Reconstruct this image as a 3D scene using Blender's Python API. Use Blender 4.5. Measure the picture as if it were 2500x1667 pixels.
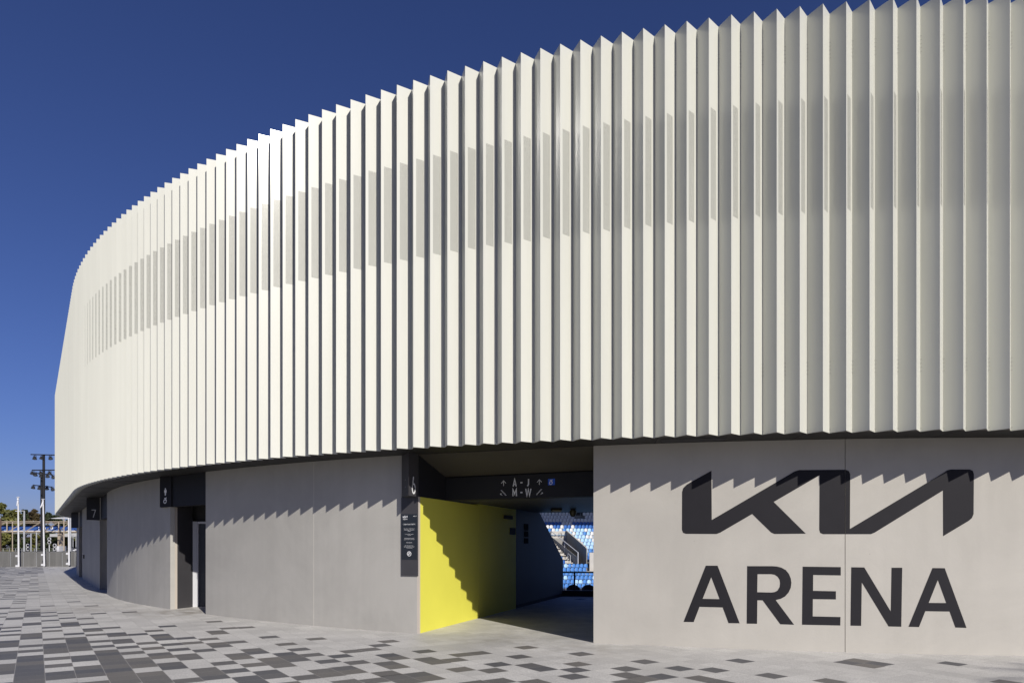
import bpy, bmesh, math, random
from math import radians, sin, cos, pi, atan2, hypot
from mathutils import Vector, Matrix
from mathutils.geometry import tessellate_polygon

for o in list(bpy.data.objects): bpy.data.objects.remove(o)
random.seed(11)
SC = bpy.context.scene
COL = SC.collection

# ------------------------------------------------------------------ camera
EYE = 1.5
cd = bpy.data.cameras.new('camera'); cam = bpy.data.objects.new('camera', cd); COL.objects.link(cam)
cam.location = (0, 0, EYE); cam.rotation_euler = (radians(90), 0, 0)
cd.sensor_width = 36; cd.lens = 24.0; cd.shift_y = (1330-833.5)/2500.0
cd.clip_end = 4000; cd.clip_start = 0.05
SC.camera = cam

# ------------------------------------------------------------------ light
SUN_AZ = radians(29.4)          # to the right of straight-behind-the-camera
SUN_EL = radians(30.5)
w = bpy.data.worlds.new('World'); SC.world = w; w.use_nodes = True
nt = w.node_tree; bg = nt.nodes['Background']
sky = nt.nodes.new('ShaderNodeTexSky'); sky.sky_type = 'NISHITA'; sky.sun_disc = False
sky.sun_elevation = SUN_EL
sky.sun_rotation = pi - SUN_AZ   # direction (sin, -cos)
sky.altitude = 500; sky.air_density = 1.0; sky.dust_density = 0.7; sky.ozone_density = 8.0
tint = nt.nodes.new('ShaderNodeVectorMath'); tint.operation = 'MULTIPLY'; tint.inputs[1].default_value = (0.98, 0.85, 1.16)
nt.links.new(sky.outputs[0], tint.inputs[0]); nt.links.new(tint.outputs[0], bg.inputs['Color']); bg.inputs['Strength'].default_value = 0.059
sd = bpy.data.lights.new('sun', 'SUN'); sd.energy = 4.85; sd.angle = radians(0.53); sd.color = (1.0, 0.955, 0.88)
sun = bpy.data.objects.new('sun', sd); COL.objects.link(sun)
sdir = Vector((sin(SUN_AZ)*cos(SUN_EL), -cos(SUN_AZ)*cos(SUN_EL), sin(SUN_EL)))
sun.rotation_euler = sdir.to_track_quat('Z', 'Y').to_euler(); sun.location = (0, -20, 30)
SC.view_settings.view_transform = 'Standard'; SC.view_settings.look = 'None'
SC.view_settings.exposure = 0.0; SC.view_settings.gamma = 1.0

# ------------------------------------------------------------------ helpers
def lerp(a, b, t): return a+(b-a)*t
def interp(x, xs, ys):
    if x <= xs[0]: return ys[0]
    for i in range(1, len(xs)):
        if x <= xs[i]: return lerp(ys[i-1], ys[i], (x-xs[i-1])/(xs[i]-xs[i-1]))
    return ys[-1]
GX = [-60, -19, -12, -8, -5, -2, 2, 4.8, 7.4, 12]; GZ = [.02, .03, .065, .08, .05, .02, 0.0, -.035, -.065, -.1]
def g(X): return interp(X, GX, GZ)
F = 1667.0; HZ = 1330.0
def gp(x, y):                     # photo pixel -> plaza point
    X = 0.0
    for _ in range(20):
        Y = (EYE-g(X))*F/(y-HZ); X = (x-1250)/F*Y
    return X, Y
def at(x, y, Y): return Vector(((x-1250)/F*Y, Y, EYE+(HZ-y)/F*Y))

def mat(name, col, rough=0.6, metal=0.0, spec=0.5, nscale=0, namt=0.0, bump=0.0, bscale=60, streak=0.0, coat=0.0, mottle=0.0):
    m = bpy.data.materials.new(name); m.use_nodes = True
    n = m.node_tree; b = n.nodes['Principled BSDF']
    b.inputs['Base Color'].default_value = (*col, 1); b.inputs['Roughness'].default_value = rough
    b.inputs['Metallic'].default_value = metal; b.inputs['Specular IOR Level'].default_value = spec
    if coat: b.inputs['Coat Weight'].default_value = coat; b.inputs['Coat Roughness'].default_value = 0.25
    geo = n.nodes.new('ShaderNodeNewGeometry')
    if nscale:
        t = n.nodes.new('ShaderNodeTexNoise'); t.inputs['Scale'].default_value = nscale; t.inputs['Detail'].default_value = 6
        n.links.new(geo.outputs['Position'], t.inputs['Vector'])
        fac = t.outputs['Fac']
        if streak:
            mp = n.nodes.new('ShaderNodeMapping'); mp.inputs['Scale'].default_value = (3.2, 3.2, 0.22)
            n.links.new(geo.outputs['Position'], mp.inputs['Vector'])
            t2 = n.nodes.new('ShaderNodeTexNoise'); t2.inputs['Scale'].default_value = 1.6; t2.inputs['Detail'].default_value = 5
            n.links.new(mp.outputs[0], t2.inputs['Vector'])
            mx = n.nodes.new('ShaderNodeMix'); mx.inputs[0].default_value = streak
            n.links.new(fac, mx.inputs[2]); n.links.new(t2.outputs['Fac'], mx.inputs[3]); fac = mx.outputs[0]
        r = n.nodes.new('ShaderNodeMapRange'); r.inputs[1].default_value = 0.3; r.inputs[2].default_value = 0.7
        r.inputs[3].default_value = 1-namt; r.inputs[4].default_value = 1+namt
        n.links.new(fac, r.inputs[0])
        v = n.nodes.new('ShaderNodeVectorMath'); v.operation = 'SCALE'; v.inputs[0].default_value = col
        n.links.new(r.outputs[0], v.inputs['Scale']); n.links.new(v.outputs[0], b.inputs['Base Color'])
    if mottle:
        cur = b.inputs['Base Color'].links[0].from_socket
        tb = n.nodes.new('ShaderNodeTexNoise'); tb.inputs['Scale'].default_value = .55; tb.inputs['Detail'].default_value = 9; tb.inputs['Roughness'].default_value = .68; tb.inputs['Distortion'].default_value = .6
        n.links.new(geo.outputs['Position'], tb.inputs['Vector'])
        rb = n.nodes.new('ShaderNodeMapRange'); rb.inputs[1].default_value = .38; rb.inputs[2].default_value = .62; rb.inputs[3].default_value = 1-mottle; rb.inputs[4].default_value = 1+mottle*.7
        n.links.new(tb.outputs['Fac'], rb.inputs[0])
        vo = n.nodes.new('ShaderNodeTexVoronoi'); vo.inputs['Scale'].default_value = 2.6; n.links.new(geo.outputs['Position'], vo.inputs['Vector'])
        rv = n.nodes.new('ShaderNodeMapRange'); rv.inputs[1].default_value = .012; rv.inputs[2].default_value = .024; rv.inputs[3].default_value = .72; rv.inputs[4].default_value = 1.0
        n.links.new(vo.outputs['Distance'], rv.inputs[0])
        mm = n.nodes.new('ShaderNodeMath'); mm.operation = 'MULTIPLY'; n.links.new(rb.outputs[0], mm.inputs[0]); n.links.new(rv.outputs[0], mm.inputs[1])
        sv = n.nodes.new('ShaderNodeVectorMath'); sv.operation = 'SCALE'; n.links.new(cur, sv.inputs[0]); n.links.new(mm.outputs[0], sv.inputs['Scale']); n.links.new(sv.outputs[0], b.inputs['Base Color'])
    if bump:
        t3 = n.nodes.new('ShaderNodeTexNoise'); t3.inputs['Scale'].default_value = bscale; t3.inputs['Detail'].default_value = 4
        n.links.new(geo.outputs['Position'], t3.inputs['Vector'])
        bp = n.nodes.new('ShaderNodeBump'); bp.inputs['Strength'].default_value = bump; bp.inputs['Distance'].default_value = 0.01
        n.links.new(t3.outputs['Fac'], bp.inputs['Height']); n.links.new(bp.outputs[0], b.inputs['Normal'])
    return m

class MB:
    def __init__(s): s.v = []; s.f = []; s.m = []
    def add(s, verts, faces, mi=0):
        k = len(s.v); s.v += [tuple(v) for v in verts]
        for f in faces: s.f.append(tuple(i+k for i in f)); s.m.append(mi)
        return s
    def box(s, c, d, rz=0, mi=0, M=None):
        hx, hy, hz = d[0]/2, d[1]/2, d[2]/2
        vs = [Vector((x*hx, y*hy, z*hz)) for z in (-1, 1) for y in (-1, 1) for x in (-1, 1)]
        R = Matrix.Rotation(rz, 3, 'Z') if M is None else M
        vs = [R @ v + Vector(c) for v in vs]
        return s.add(vs, [(0, 2, 3, 1), (4, 5, 7, 6), (0, 1, 5, 4), (2, 6, 7, 3), (0, 4, 6, 2), (1, 3, 7, 5)], mi)
    def prism(s, pts, z0, z1, mi=0):    # pts plan polygon; z0/z1 number or list
        n = len(pts); a = z0 if hasattr(z0, '__len__') else [z0]*n; b = z1 if hasattr(z1, '__len__') else [z1]*n
        vs = [(p[0], p[1], a[i]) for i, p in enumerate(pts)]+[(p[0], p[1], b[i]) for i, p in enumerate(pts)]
        fs = [tuple(range(n))[::-1], tuple(range(n, 2*n))]+[(i, (i+1) % n, (i+1) % n+n, i+n) for i in range(n)]
        return s.add(vs, fs, mi)
    def strip(s, A, B, z0, z1, mi=0):   # wall with outer polyline A, inner polyline B
        n = len(A)
        a = z0 if hasattr(z0, '__len__') else [z0]*n
        vs = []
        for i in range(n):
            vs += [(A[i][0], A[i][1], a[i]), (A[i][0], A[i][1], z1), (B[i][0], B[i][1], z1), (B[i][0], B[i][1], a[i])]
        fs = [(0, 1, 2, 3), tuple(4*(n-1)+k for k in (3, 2, 1, 0))]
        for i in range(n-1):
            p = 4*i; q = p+4
            for k in range(4): fs.append((p+k, q+k, q+(k+1) % 4, p+(k+1) % 4))
        return s.add(vs, fs, mi)
    def tube(s, pts, r, n=8, mi=0):
        pts = [Vector(p) for p in pts]; rs = r if hasattr(r, '__len__') else [r]*len(pts)
        rings = []; up = Vector((0, 0, 1))
        for i, p in enumerate(pts):
            d = (pts[min(i+1, len(pts)-1)]-pts[max(i-1, 0)]).normalized()
            x = d.cross(up)
            if x.length < 1e-3: x = Vector((1, 0, 0))
            x.normalize(); y = x.cross(d)
            rings.append([p+(x*cos(2*pi*k/n)+y*sin(2*pi*k/n))*rs[i] for k in range(n)])
        vs = [v for R in rings for v in R]; fs = [tuple(range(n))[::-1], tuple(range((len(pts)-1)*n, len(pts)*n))]
        for i in range(len(pts)-1):
            for k in range(n): fs.append((i*n+k, i*n+(k+1) % n, (i+1)*n+(k+1) % n, (i+1)*n+k))
        return s.add(vs, fs, mi)
    def mesh(s, name, origin):
        me = bpy.data.meshes.new(name)
        me.from_pydata([(v[0]-origin[0], v[1]-origin[1], v[2]-origin[2]) for v in s.v], [], s.f)
        bm = bmesh.new(); bm.from_mesh(me); bmesh.ops.recalc_face_normals(bm, faces=bm.faces)
        bm.to_mesh(me); bm.free()
        return me
    def build(s, name, mats, parent=None, origin=None):
        if origin is None:
            xs = [v[0] for v in s.v]; ys = [v[1] for v in s.v]; zs = [v[2] for v in s.v]
            origin = Vector(((min(xs)+max(xs))/2, (min(ys)+max(ys))/2, min(zs)))
        origin = Vector(origin)
        me = s.mesh(name, origin)
        if not isinstance(mats, (list, tuple)): mats = [mats]
        for m in mats: me.materials.append(m)
        for p, mi in zip(me.polygons, s.m): p.material_index = mi
        o = bpy.data.objects.new(name, me); COL.objects.link(o); link(o, origin, parent)
        return o
WL = {}
def link(o, world, parent):
    world = Vector(world); WL[o.name] = world
    if parent: o.parent = parent; o.location = world-WL[parent.name]
    else: o.location = world
def tag(o, label=None, cat=None, group=None, kind=None):
    if label: o['label'] = label
    if cat: o['category'] = cat
    if group: o['group'] = group
    if kind: o['kind'] = kind
    return o
def thing(name, loc, label, cat, group=None):
    o = bpy.data.objects.new(name, None); COL.objects.link(o); o.location = loc; WL[o.name] = Vector(loc)
    o.empty_display_size = 0.3
    return tag(o, label, cat, group)

# flat artwork on a vertical plane: a = metres along P0->P1, b = height; proud of the plane
class Art:
    def __init__(s, P0, P1, proud=0.004):
        s.p = Vector((P0[0], P0[1])); d = Vector((P1[0]-P0[0], P1[1]-P0[1])); s.L = d.length; s.d = d.normalized()
        s.n = Vector((s.d.y, -s.d.x))     # towards the viewer when P0 is the left end
        s.o = proud; s.mb = MB()
    def pt(s, a, b, o=None):
        q = s.p+s.d*a+s.n*(s.o if o is None else o); return (q.x, q.y, b)
    def poly(s, pts, holes=(), mi=0):
        loops = [[Vector((a, b, 0)) for a, b in pts]]+[[Vector((a, b, 0)) for a, b in h] for h in holes]
        flat = [v for l in loops for v in l]
        s.mb.add([s.pt(v.x, v.y) for v in flat], tessellate_polygon(loops), mi)
    def stroke(s, pts, t, closed=False, mi=0):
        P = [Vector(p) for p in pts]; n = len(P); L = []; R = []
        for i in range(n):
            if closed: a, b = P[i-1], P[(i+1) % n]; d1 = (P[i]-a).normalized(); d2 = (b-P[i]).normalized()
            else:
                d1 = (P[i]-P[i-1]).normalized() if i else (P[1]-P[0]).normalized()
                d2 = (P[i+1]-P[i]).normalized() if i < n-1 else d1
            m = (d1+d2); m = m.normalized() if m.length > 1e-6 else d1
            nn = Vector((-m.y, m.x)); k = t/2/max(0.35, nn.dot(Vector((-d1.y, d1.x))))
            L.append(P[i]+nn*k); R.append(P[i]-nn*k)
        vs = [s.pt(v.x, v.y) for v in L]+[s.pt(v.x, v.y) for v in R]
        r = range(n) if closed else range(n-1)
        s.mb.add(vs, [(i, (i+1) % n, (i+1) % n+n, i+n) for i in r], mi)
    def disc(s, a, b, r, n=20, mi=0): s.poly([(a+r*cos(2*pi*k/n), b+r*sin(2*pi*k/n)) for k in range(n)], mi=mi)
    def arc(s, a, b, rx, ry, t0, t1, t, n=20, mi=0, closed=False):
        m = n if closed else n+1
        s.stroke([(a+rx*cos(radians(lerp(t0, t1, k/n))), b+ry*sin(radians(lerp(t0, t1, k/n)))) for k in range(m)], t, closed, mi)
    def text(s, body, a, b, size, sx=1.0, align='LEFT', mi=0):
        c = bpy.data.curves.new('t', 'FONT'); c.body = body; c.size = size; c.align_x = align; c.resolution_u = 2
        o = bpy.data.objects.new('t', c); COL.objects.link(o)
        bpy.context.view_layer.update()
        me = bpy.data.meshes.new_from_object(o)
        s.mb.add([s.pt(a+v.co.x*sx, b+v.co.y) for v in me.vertices], [tuple(p.vertices) for p in me.polygons], mi)
        bpy.data.objects.remove(o); bpy.data.meshes.remove(me)
    def chair(s, a, b, h, t, mi=0):       # active wheelchair symbol, height h, lower-left corner a,b
        P = lambda x, y: (a+x*h, b+y*h)
        s.disc(*P(.62, .90), .085*h, mi=mi)
        s.stroke([P(.18, .72), P(.36, .86), P(.55, .74), P(.42, .56)], t, mi=mi)
        s.arc(*P(.34, .30), .27*h, .27*h, 75, 345, t, mi=mi)
        s.stroke([P(.40, .56), P(.66, .54), P(.64, .22)], t, mi=mi)
    def build(s, name, mats, parent=None): return s.mb.build(name, mats, parent)

# ------------------------------------------------------------------ materials
M = {}
M['concrete'] = mat('precast_concrete', (.405, .384, .345), .8, mottle=.055, spec=.25, nscale=.9, namt=.05, streak=.35, bump=.10, bscale=35)
M['concrete_grey'] = mat('grey_precast_concrete', (.385, .370, .338), .78, mottle=.07, spec=.3, nscale=1.0, namt=.07, streak=.45, bump=.10, bscale=35)
M['reveal'] = mat('reveal_concrete', (.47, .42, .36), .8, nscale=2, namt=.04)
M['yellow'] = mat('yellow_paint', (.66, .625, .085), .6, spec=.3, nscale=1.4, namt=.03, bump=.03, bscale=30)
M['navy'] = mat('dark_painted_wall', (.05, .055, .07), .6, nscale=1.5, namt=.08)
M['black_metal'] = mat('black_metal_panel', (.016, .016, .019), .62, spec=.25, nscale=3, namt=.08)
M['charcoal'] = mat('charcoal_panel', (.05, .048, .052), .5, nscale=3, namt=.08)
M['panel_print'] = mat('printed_panel', (.018, .022, .028), .4)
M['soffit'] = mat('soffit_metal', (.02, .019, .018), .5, spec=.3, nscale=2, namt=.08)
M['under'] = mat('shaded_fold_underside', (.10, .097, .088), .5, nscale=2, namt=.08)  # dark to hold the shade inside the open folds
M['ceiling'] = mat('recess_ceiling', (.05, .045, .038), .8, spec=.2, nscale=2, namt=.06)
M['white'] = mat('white_lettering', (.78, .78, .78), .5)
M['white_metal'] = mat('white_painted_steel', (.60, .60, .62), .4, nscale=5, namt=.04)
M['grey_metal'] = mat('galvanised_steel', (.42, .43, .45), .45, metal=.3, nscale=6, namt=.08)
M['ink'] = mat('charcoal_lettering', (.013, .012, .015), .65, spec=.2, nscale=5, namt=.06)
M['blue_sign'] = mat('blue_sign', (.015, .09, .55), .5)
M['door'] = mat('dark_door', (.032, .036, .042), .45, nscale=3, namt=.06)
M['frame'] = mat('pale_door_frame', (.56, .56, .58), .5)
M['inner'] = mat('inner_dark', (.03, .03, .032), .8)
M['joint_highlight'] = mat('pale_joint_highlight', (.60, .57, .50), .6)
M['bolt'] = mat('bolt_head', (.30, .30, .27), .9, spec=.1)
M['dim'] = mat('grey_lettering', (.36, .36, .36), .6)
M['notice'] = mat('dark_notice', (.012, .012, .014), .9, spec=.1)
M['roof'] = mat('roof_sheet', (.35, .35, .35), .6)
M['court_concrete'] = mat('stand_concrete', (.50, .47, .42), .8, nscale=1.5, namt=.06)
M['court_shade'] = mat('shaded_stand_concrete', (.30, .29, .27), .8, nscale=1.5, namt=.08)  # darker copy of the stand concrete, shade put into its colour
M['barrier'] = mat('weathered_concrete', (.125, .123, .118), .85, nscale=1.4, namt=.22, streak=.7, bump=.1)
M['beige_steel'] = mat('beige_steel', (.40, .33, .25), .6, nscale=2, namt=.08)
M['banner'] = mat('blue_banner', (.03, .085, .29), .6, nscale=.6, namt=.15)
M['seat_white'] = mat('seat_white', (.66, .66, .66), .4)
M['seat_pale'] = mat('seat_pale_blue', (.40, .60, .82), .4)
M['seat_royal'] = mat('seat_royal_blue', (.03, .13, .42), .4)
M['seat_mid'] = mat('seat_mid_blue', (.07, .23, .56), .4)
M['seat_black'] = mat('seat_back_dark', (.012, .014, .02), .5)
M['glass'] = mat('lamp_glass', (.35, .38, .4), .1)
M['rail'] = mat('steel_rail', (.5, .5, .5), .35, metal=.5)
M['fitting'] = mat('grey_fitting', (.38, .36, .30), .5)
M['dome'] = mat('dome_body', (.12, .115, .09), .3)

def clad_material():
    m = bpy.data.materials.new('cream_cladding'); m.use_nodes = True; n = m.node_tree; b = n.nodes['Principled BSDF']
    b.inputs['Roughness'].default_value = .50; b.inputs['Specular IOR Level'].default_value = .45; b.inputs['Coat Roughness'].default_value = .14
    uv = n.nodes.new('ShaderNodeUVMap'); uv.uv_map = 'UVMap'
    sep = n.nodes.new('ShaderNodeSeparateXYZ'); n.links.new(uv.outputs[0], sep.inputs[0])
    def math_(op, a, bb=None):
        x = n.nodes.new('ShaderNodeMath'); x.operation = op
        for i, q in enumerate((a, bb)):
            if q is None: continue
            if isinstance(q, (int, float)): x.inputs[i].default_value = q
            else: n.links.new(q, x.inputs[i])
        return x.outputs[0]
    U, V = sep.outputs[0], sep.outputs[1]            # metres across the lit face, metres up
    inside = math_('MULTIPLY', math_('MULTIPLY', math_('GREATER_THAN', U, .047), math_('LESS_THAN', U, .182)),
                   math_('MULTIPLY', math_('GREATER_THAN', V, 5.93), math_('LESS_THAN', V, 7.43)))
    P = .0135
    row = math_('FLOOR', math_('DIVIDE', V, P*.87))
    odd = math_('MULTIPLY', math_('MODULO', row, 2.0), .5)
    fu = math_('SUBTRACT', math_('FRACT', math_('ADD', math_('DIVIDE', U, P), odd)), .5)
    fv = math_('SUBTRACT', math_('FRACT', math_('DIVIDE', V, P*.87)), .5)
    r2 = math_('ADD', math_('MULTIPLY', fu, fu), math_('MULTIPLY', fv, fv))
    hole = math_('MULTIPLY', math_('LESS_THAN', r2, .115), inside)
    solid = math_('SUBTRACT', 1.0, hole)
    n.links.new(math_('MULTIPLY', solid, .38), b.inputs['Coat Weight']); n.links.new(math_('MULTIPLY', solid, .45), b.inputs['Specular IOR Level'])
    geo = n.nodes.new('ShaderNodeNewGeometry')
    mp = n.nodes.new('ShaderNodeMapping'); mp.inputs['Scale'].default_value = (4, 4, .35); n.links.new(geo.outputs['Position'], mp.inputs[0])
    t = n.nodes.new('ShaderNodeTexNoise'); t.inputs['Scale'].default_value = 1.3; t.inputs['Detail'].default_value = 5; n.links.new(mp.outputs[0], t.inputs['Vector'])
    r = n.nodes.new('ShaderNodeMapRange'); r.inputs[1].default_value = .3; r.inputs[2].default_value = .7; r.inputs[3].default_value = .965; r.inputs[4].default_value = 1.02
    n.links.new(t.outputs['Fac'], r.inputs[0])
    oi = n.nodes.new('ShaderNodeObjectInfo')
    rr = n.nodes.new('ShaderNodeMapRange'); rr.inputs[3].default_value = .975; rr.inputs[4].default_value = 1.01; n.links.new(oi.outputs['Random'], rr.inputs[0])
    v = n.nodes.new('ShaderNodeVectorMath'); v.operation = 'SCALE'; v.inputs[0].default_value = (.567, .566, .503)
    n.links.new(math_('MULTIPLY', r.outputs[0], rr.outputs[0]), v.inputs['Scale'])
    mx = n.nodes.new('ShaderNodeMix'); mx.data_type = 'RGBA'
    n.links.new(hole, mx.inputs[0]); n.links.new(v.outputs[0], mx.inputs[6]); mx.inputs[7].default_value = (.05, .05, .045, 1)
    n.links.new(mx.outputs[2], b.inputs['Base Color'])
    t2 = n.nodes.new('ShaderNodeTexNoise'); t2.inputs['Scale'].default_value = .9; t2.inputs['Detail'].default_value = 2
    n.links.new(mp.outputs[0], t2.inputs['Vector'])
    bp = n.nodes.new('ShaderNodeBump'); bp.inputs['Strength'].default_value = .06; bp.inputs['Distance'].default_value = .02
    n.links.new(t2.outputs['Fac'], bp.inputs['Height']); n.links.new(bp.outputs[0], b.inputs['Normal'])
    return m
M['clad'] = clad_material()

def paver_material():
    m = bpy.data.materials.new('granite_pavers'); m.use_nodes = True; n = m.node_tree; b = n.nodes['Principled BSDF']
    L = n.links
    at_ = n.nodes.new('ShaderNodeAttribute'); at_.attribute_name = 'tone'
    sep = n.nodes.new('ShaderNodeSeparateColor'); L.new(at_.outputs['Color'], sep.inputs[0])
    geo = n.nodes.new('ShaderNodeNewGeometry')
    def ramp(fac, c0, c1):
        x = n.nodes.new('ShaderNodeMix'); x.data_type = 'RGBA'; L.new(fac, x.inputs[0]); x.inputs[6].default_value = (*c0, 1); x.inputs[7].default_value = (*c1, 1); return x.outputs[2]
    light = ramp(sep.outputs[1], (.47, .456, .430), (.565, .548, .515))
    dark = ramp(sep.outputs[1], (.085, .087, .095), (.15, .14, .127))
    mx = n.nodes.new('ShaderNodeMix'); mx.data_type = 'RGBA'; L.new(sep.outputs[0], mx.inputs[0]); L.new(light, mx.inputs[6]); L.new(dark, mx.inputs[7])
    # granite speckle + broad stains
    t = n.nodes.new('ShaderNodeTexNoise'); t.inputs['Scale'].default_value = 70; t.inputs['Detail'].default_value = 3; L.new(geo.outputs['Position'], t.inputs['Vector'])
    r = n.nodes.new('ShaderNodeMapRange'); r.inputs[1].default_value = .3; r.inputs[2].default_value = .7; r.inputs[3].default_value = .80; r.inputs[4].default_value = 1.20; L.new(t.outputs['Fac'], r.inputs[0])
    t2 = n.nodes.new('ShaderNodeTexNoise'); t2.inputs['Scale'].default_value = .8; t2.inputs['Detail'].default_value = 6; L.new(geo.outputs['Position'], t2.inputs['Vector'])
    r2 = n.nodes.new('ShaderNodeMapRange'); r2.inputs[1].default_value = .3; r2.inputs[2].default_value = .7; r2.inputs[3].default_value = .86; r2.inputs[4].default_value = 1.06; L.new(t2.outputs['Fac'], r2.inputs[0])
    mm = n.nodes.new('ShaderNodeMath'); mm.operation = 'MULTIPLY'; L.new(r.outputs[0], mm.inputs[0]); L.new(r2.outputs[0], mm.inputs[1])
    sc = n.nodes.new('ShaderNodeVectorMath'); sc.operation = 'SCALE'; L.new(mx.outputs[2], sc.inputs[0]); L.new(mm.outputs[0], sc.inputs['Scale'])
    def stain(cx, cy, rad, amt, colr):
        nonlocal sc
        d = n.nodes.new('ShaderNodeVectorMath'); d.operation = 'DISTANCE'; L.new(geo.outputs['Position'], d.inputs[0]); d.inputs[1].default_value = (cx, cy, .05)
        q = n.nodes.new('ShaderNodeMapRange'); q.inputs[1].default_value = rad; q.inputs[2].default_value = rad*.2; q.inputs[3].default_value = 0; q.inputs[4].default_value = 1; L.new(d.outputs['Value'], q.inputs[0])
        tt = n.nodes.new('ShaderNodeTexNoise'); tt.inputs['Scale'].default_value = 3.5; tt.inputs['Detail'].default_value = 6; L.new(geo.outputs['Position'], tt.inputs['Vector'])
        q2 = n.nodes.new('ShaderNodeMapRange'); q2.inputs[1].default_value = .42; q2.inputs[2].default_value = .62; q2.inputs[3].default_value = 0; q2.inputs[4].default_value = amt; L.new(tt.outputs['Fac'], q2.inputs[0])
        m_ = n.nodes.new('ShaderNodeMath'); m_.operation = 'MULTIPLY'; L.new(q.outputs[0], m_.inputs[0]); L.new(q2.outputs[0], m_.inputs[1])
        x = n.nodes.new('ShaderNodeMix'); x.data_type = 'RGBA'; L.new(m_.outputs[0], x.inputs[0]); L.new(sc.outputs[0] if hasattr(sc.outputs[0], 'type') and sc.bl_idname != 'ShaderNodeMix' else sc.outputs[2], x.inputs[6]); x.inputs[7].default_value = (*colr, 1)
        sc = x
    stain(-7.0, 14.6, 1.3, .75, (.20, .165, .125)); stain(-.2, 10.9, 1.5, .35, (.24, .215, .17)); stain(1.2, 9.7, 1.3, .3, (.25, .22, .18)); stain(-9.5, 15.2, 1.6, .4, (.27, .24, .20))
    # joints from the paver's own UV
    uv = n.nodes.new('ShaderNodeUVMap'); uv.uv_map = 'UVMap'; s2 = n.nodes.new('ShaderNodeSeparateXYZ'); L.new(uv.outputs[0], s2.inputs[0])
    def edge(o, wd):
        a = n.nodes.new('ShaderNodeMath'); a.operation = 'SUBTRACT'; L.new(o, a.inputs[0]); a.inputs[1].default_value = .5
        c = n.nodes.new('ShaderNodeMath'); c.operation = 'ABSOLUTE'; L.new(a.outputs[0], c.inputs[0])
        d = n.nodes.new('ShaderNodeMath'); d.operation = 'GREATER_THAN'; L.new(c.outputs[0], d.inputs[0]); d.inputs[1].default_value = .5-wd; return d.outputs[0]
    e = n.nodes.new('ShaderNodeMath'); e.operation = 'MAXIMUM'; L.new(edge(s2.outputs[0], .009), e.inputs[0]); L.new(edge(s2.outputs[1], .006), e.inputs[1])
    j = n.nodes.new('ShaderNodeMix'); j.data_type = 'RGBA'; L.new(e.outputs[0], j.inputs[0]); L.new(sc.outputs[2], j.inputs[6]); j.inputs[7].default_value = (.33, .31, .29, 1)
    L.new(j.outputs[2], b.inputs['Base Color']); b.inputs['Roughness'].default_value = .62
    bp = n.nodes.new('ShaderNodeBump'); bp.inputs['Strength'].default_value = .15; bp.inputs['Distance'].default_value = .004; L.new(t.outputs['Fac'], bp.inputs['Height']); L.new(bp.outputs[0], b.inputs['Normal'])
    return m
M['paver'] = paver_material()

# ------------------------------------------------------------------ plan curve of the cladding's outer folds
PITCH = .2905; DEPTH = .197
def heading(i):
    if i <= 68.2: return 7.05+.70*i
    if i <= 124.5: return 54.8
    return 54.8+.70*(i-124.5)
I0, I1 = -34, 152
O = {0: Vector((4.38, 8.947))}
for i in range(0, I1):
    h = radians(heading(i+.5)); O[i+1] = O[i]+Vector((-cos(h), sin(h)))*PITCH
for i in range(0, I0, -1):
    h = radians(heading(i-.5)); O[i-1] = O[i]-Vector((-cos(h), sin(h)))*PITCH
def fpt(i, off):                      # fractional index, inward offset
    i = max(I0, min(I1-1e-6, i)); k = math.floor(i); p = O[k].lerp(O[k+1], i-k)
    h = radians(heading(i)); return p+Vector((sin(h), cos(h)))*off
WOFF = .885
def iw(px, off=WOFF, lo=-30, hi=125):        # index where the wall face is seen at photo column px
    for _ in range(50):
        m = (lo+hi)/2; p = fpt(m, off)
        if 1250+p.x/p.y*F > px: lo = m
        else: hi = m
    return (lo+hi)/2
def curve(i0, i1, off, step=.5):
    n = max(1, int(abs(i1-i0)/step)); return [fpt(lerp(i0, i1, k/n), off) for k in range(n+1)]
ZB, ZT, ZS = 3.0, 8.62, 3.021

B = thing('arena_building', (2, 12, 0), 'cream folded metal clad sports arena with grey concrete base and curved front', 'building')

# --- pleats
pm = MB()
W_ = PITCH; Ipt = (W_/2, DEPTH); t_ = .010
fr = [(0, 0), Ipt, (W_, 0)]; bk = [(0+.004, t_*1.6), (W_/2, DEPTH+t_), (W_-.004, t_*1.6)]
vs = []
for z in (ZB, ZT): vs += [(p[0], p[1], z) for p in fr]
for z in (ZB, ZT): vs += [(p[0], p[1], z) for p in bk]
pm.add(vs, [(0, 1, 4, 3), (1, 2, 5, 4), (7, 6, 9, 10), (8, 7, 10, 11), (0, 6, 7, 1), (1, 7, 8, 2), (3, 4, 10, 9), (4, 5, 11, 10), (0, 3, 9, 6), (2, 8, 11, 5)])
nface = len(pm.f)
# bolt heads beside the inner fold, on the shaded leaf
bolt = []
for z0, cnt in ((8.02, 5), (7.80, 0), (3.80, 4), (3.045, 1)):
    for c in range(cnt): bolt.append(z0+c*.052)
for z in bolt:
    for side in (-1, 1):
        cx = W_/2+side*.012; cy = DEPTH-.0165; r = .0075
        pm.box((cx, cy+.007, z), (r*1.3, r*1.3, r*1.3), mi=2)
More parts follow.
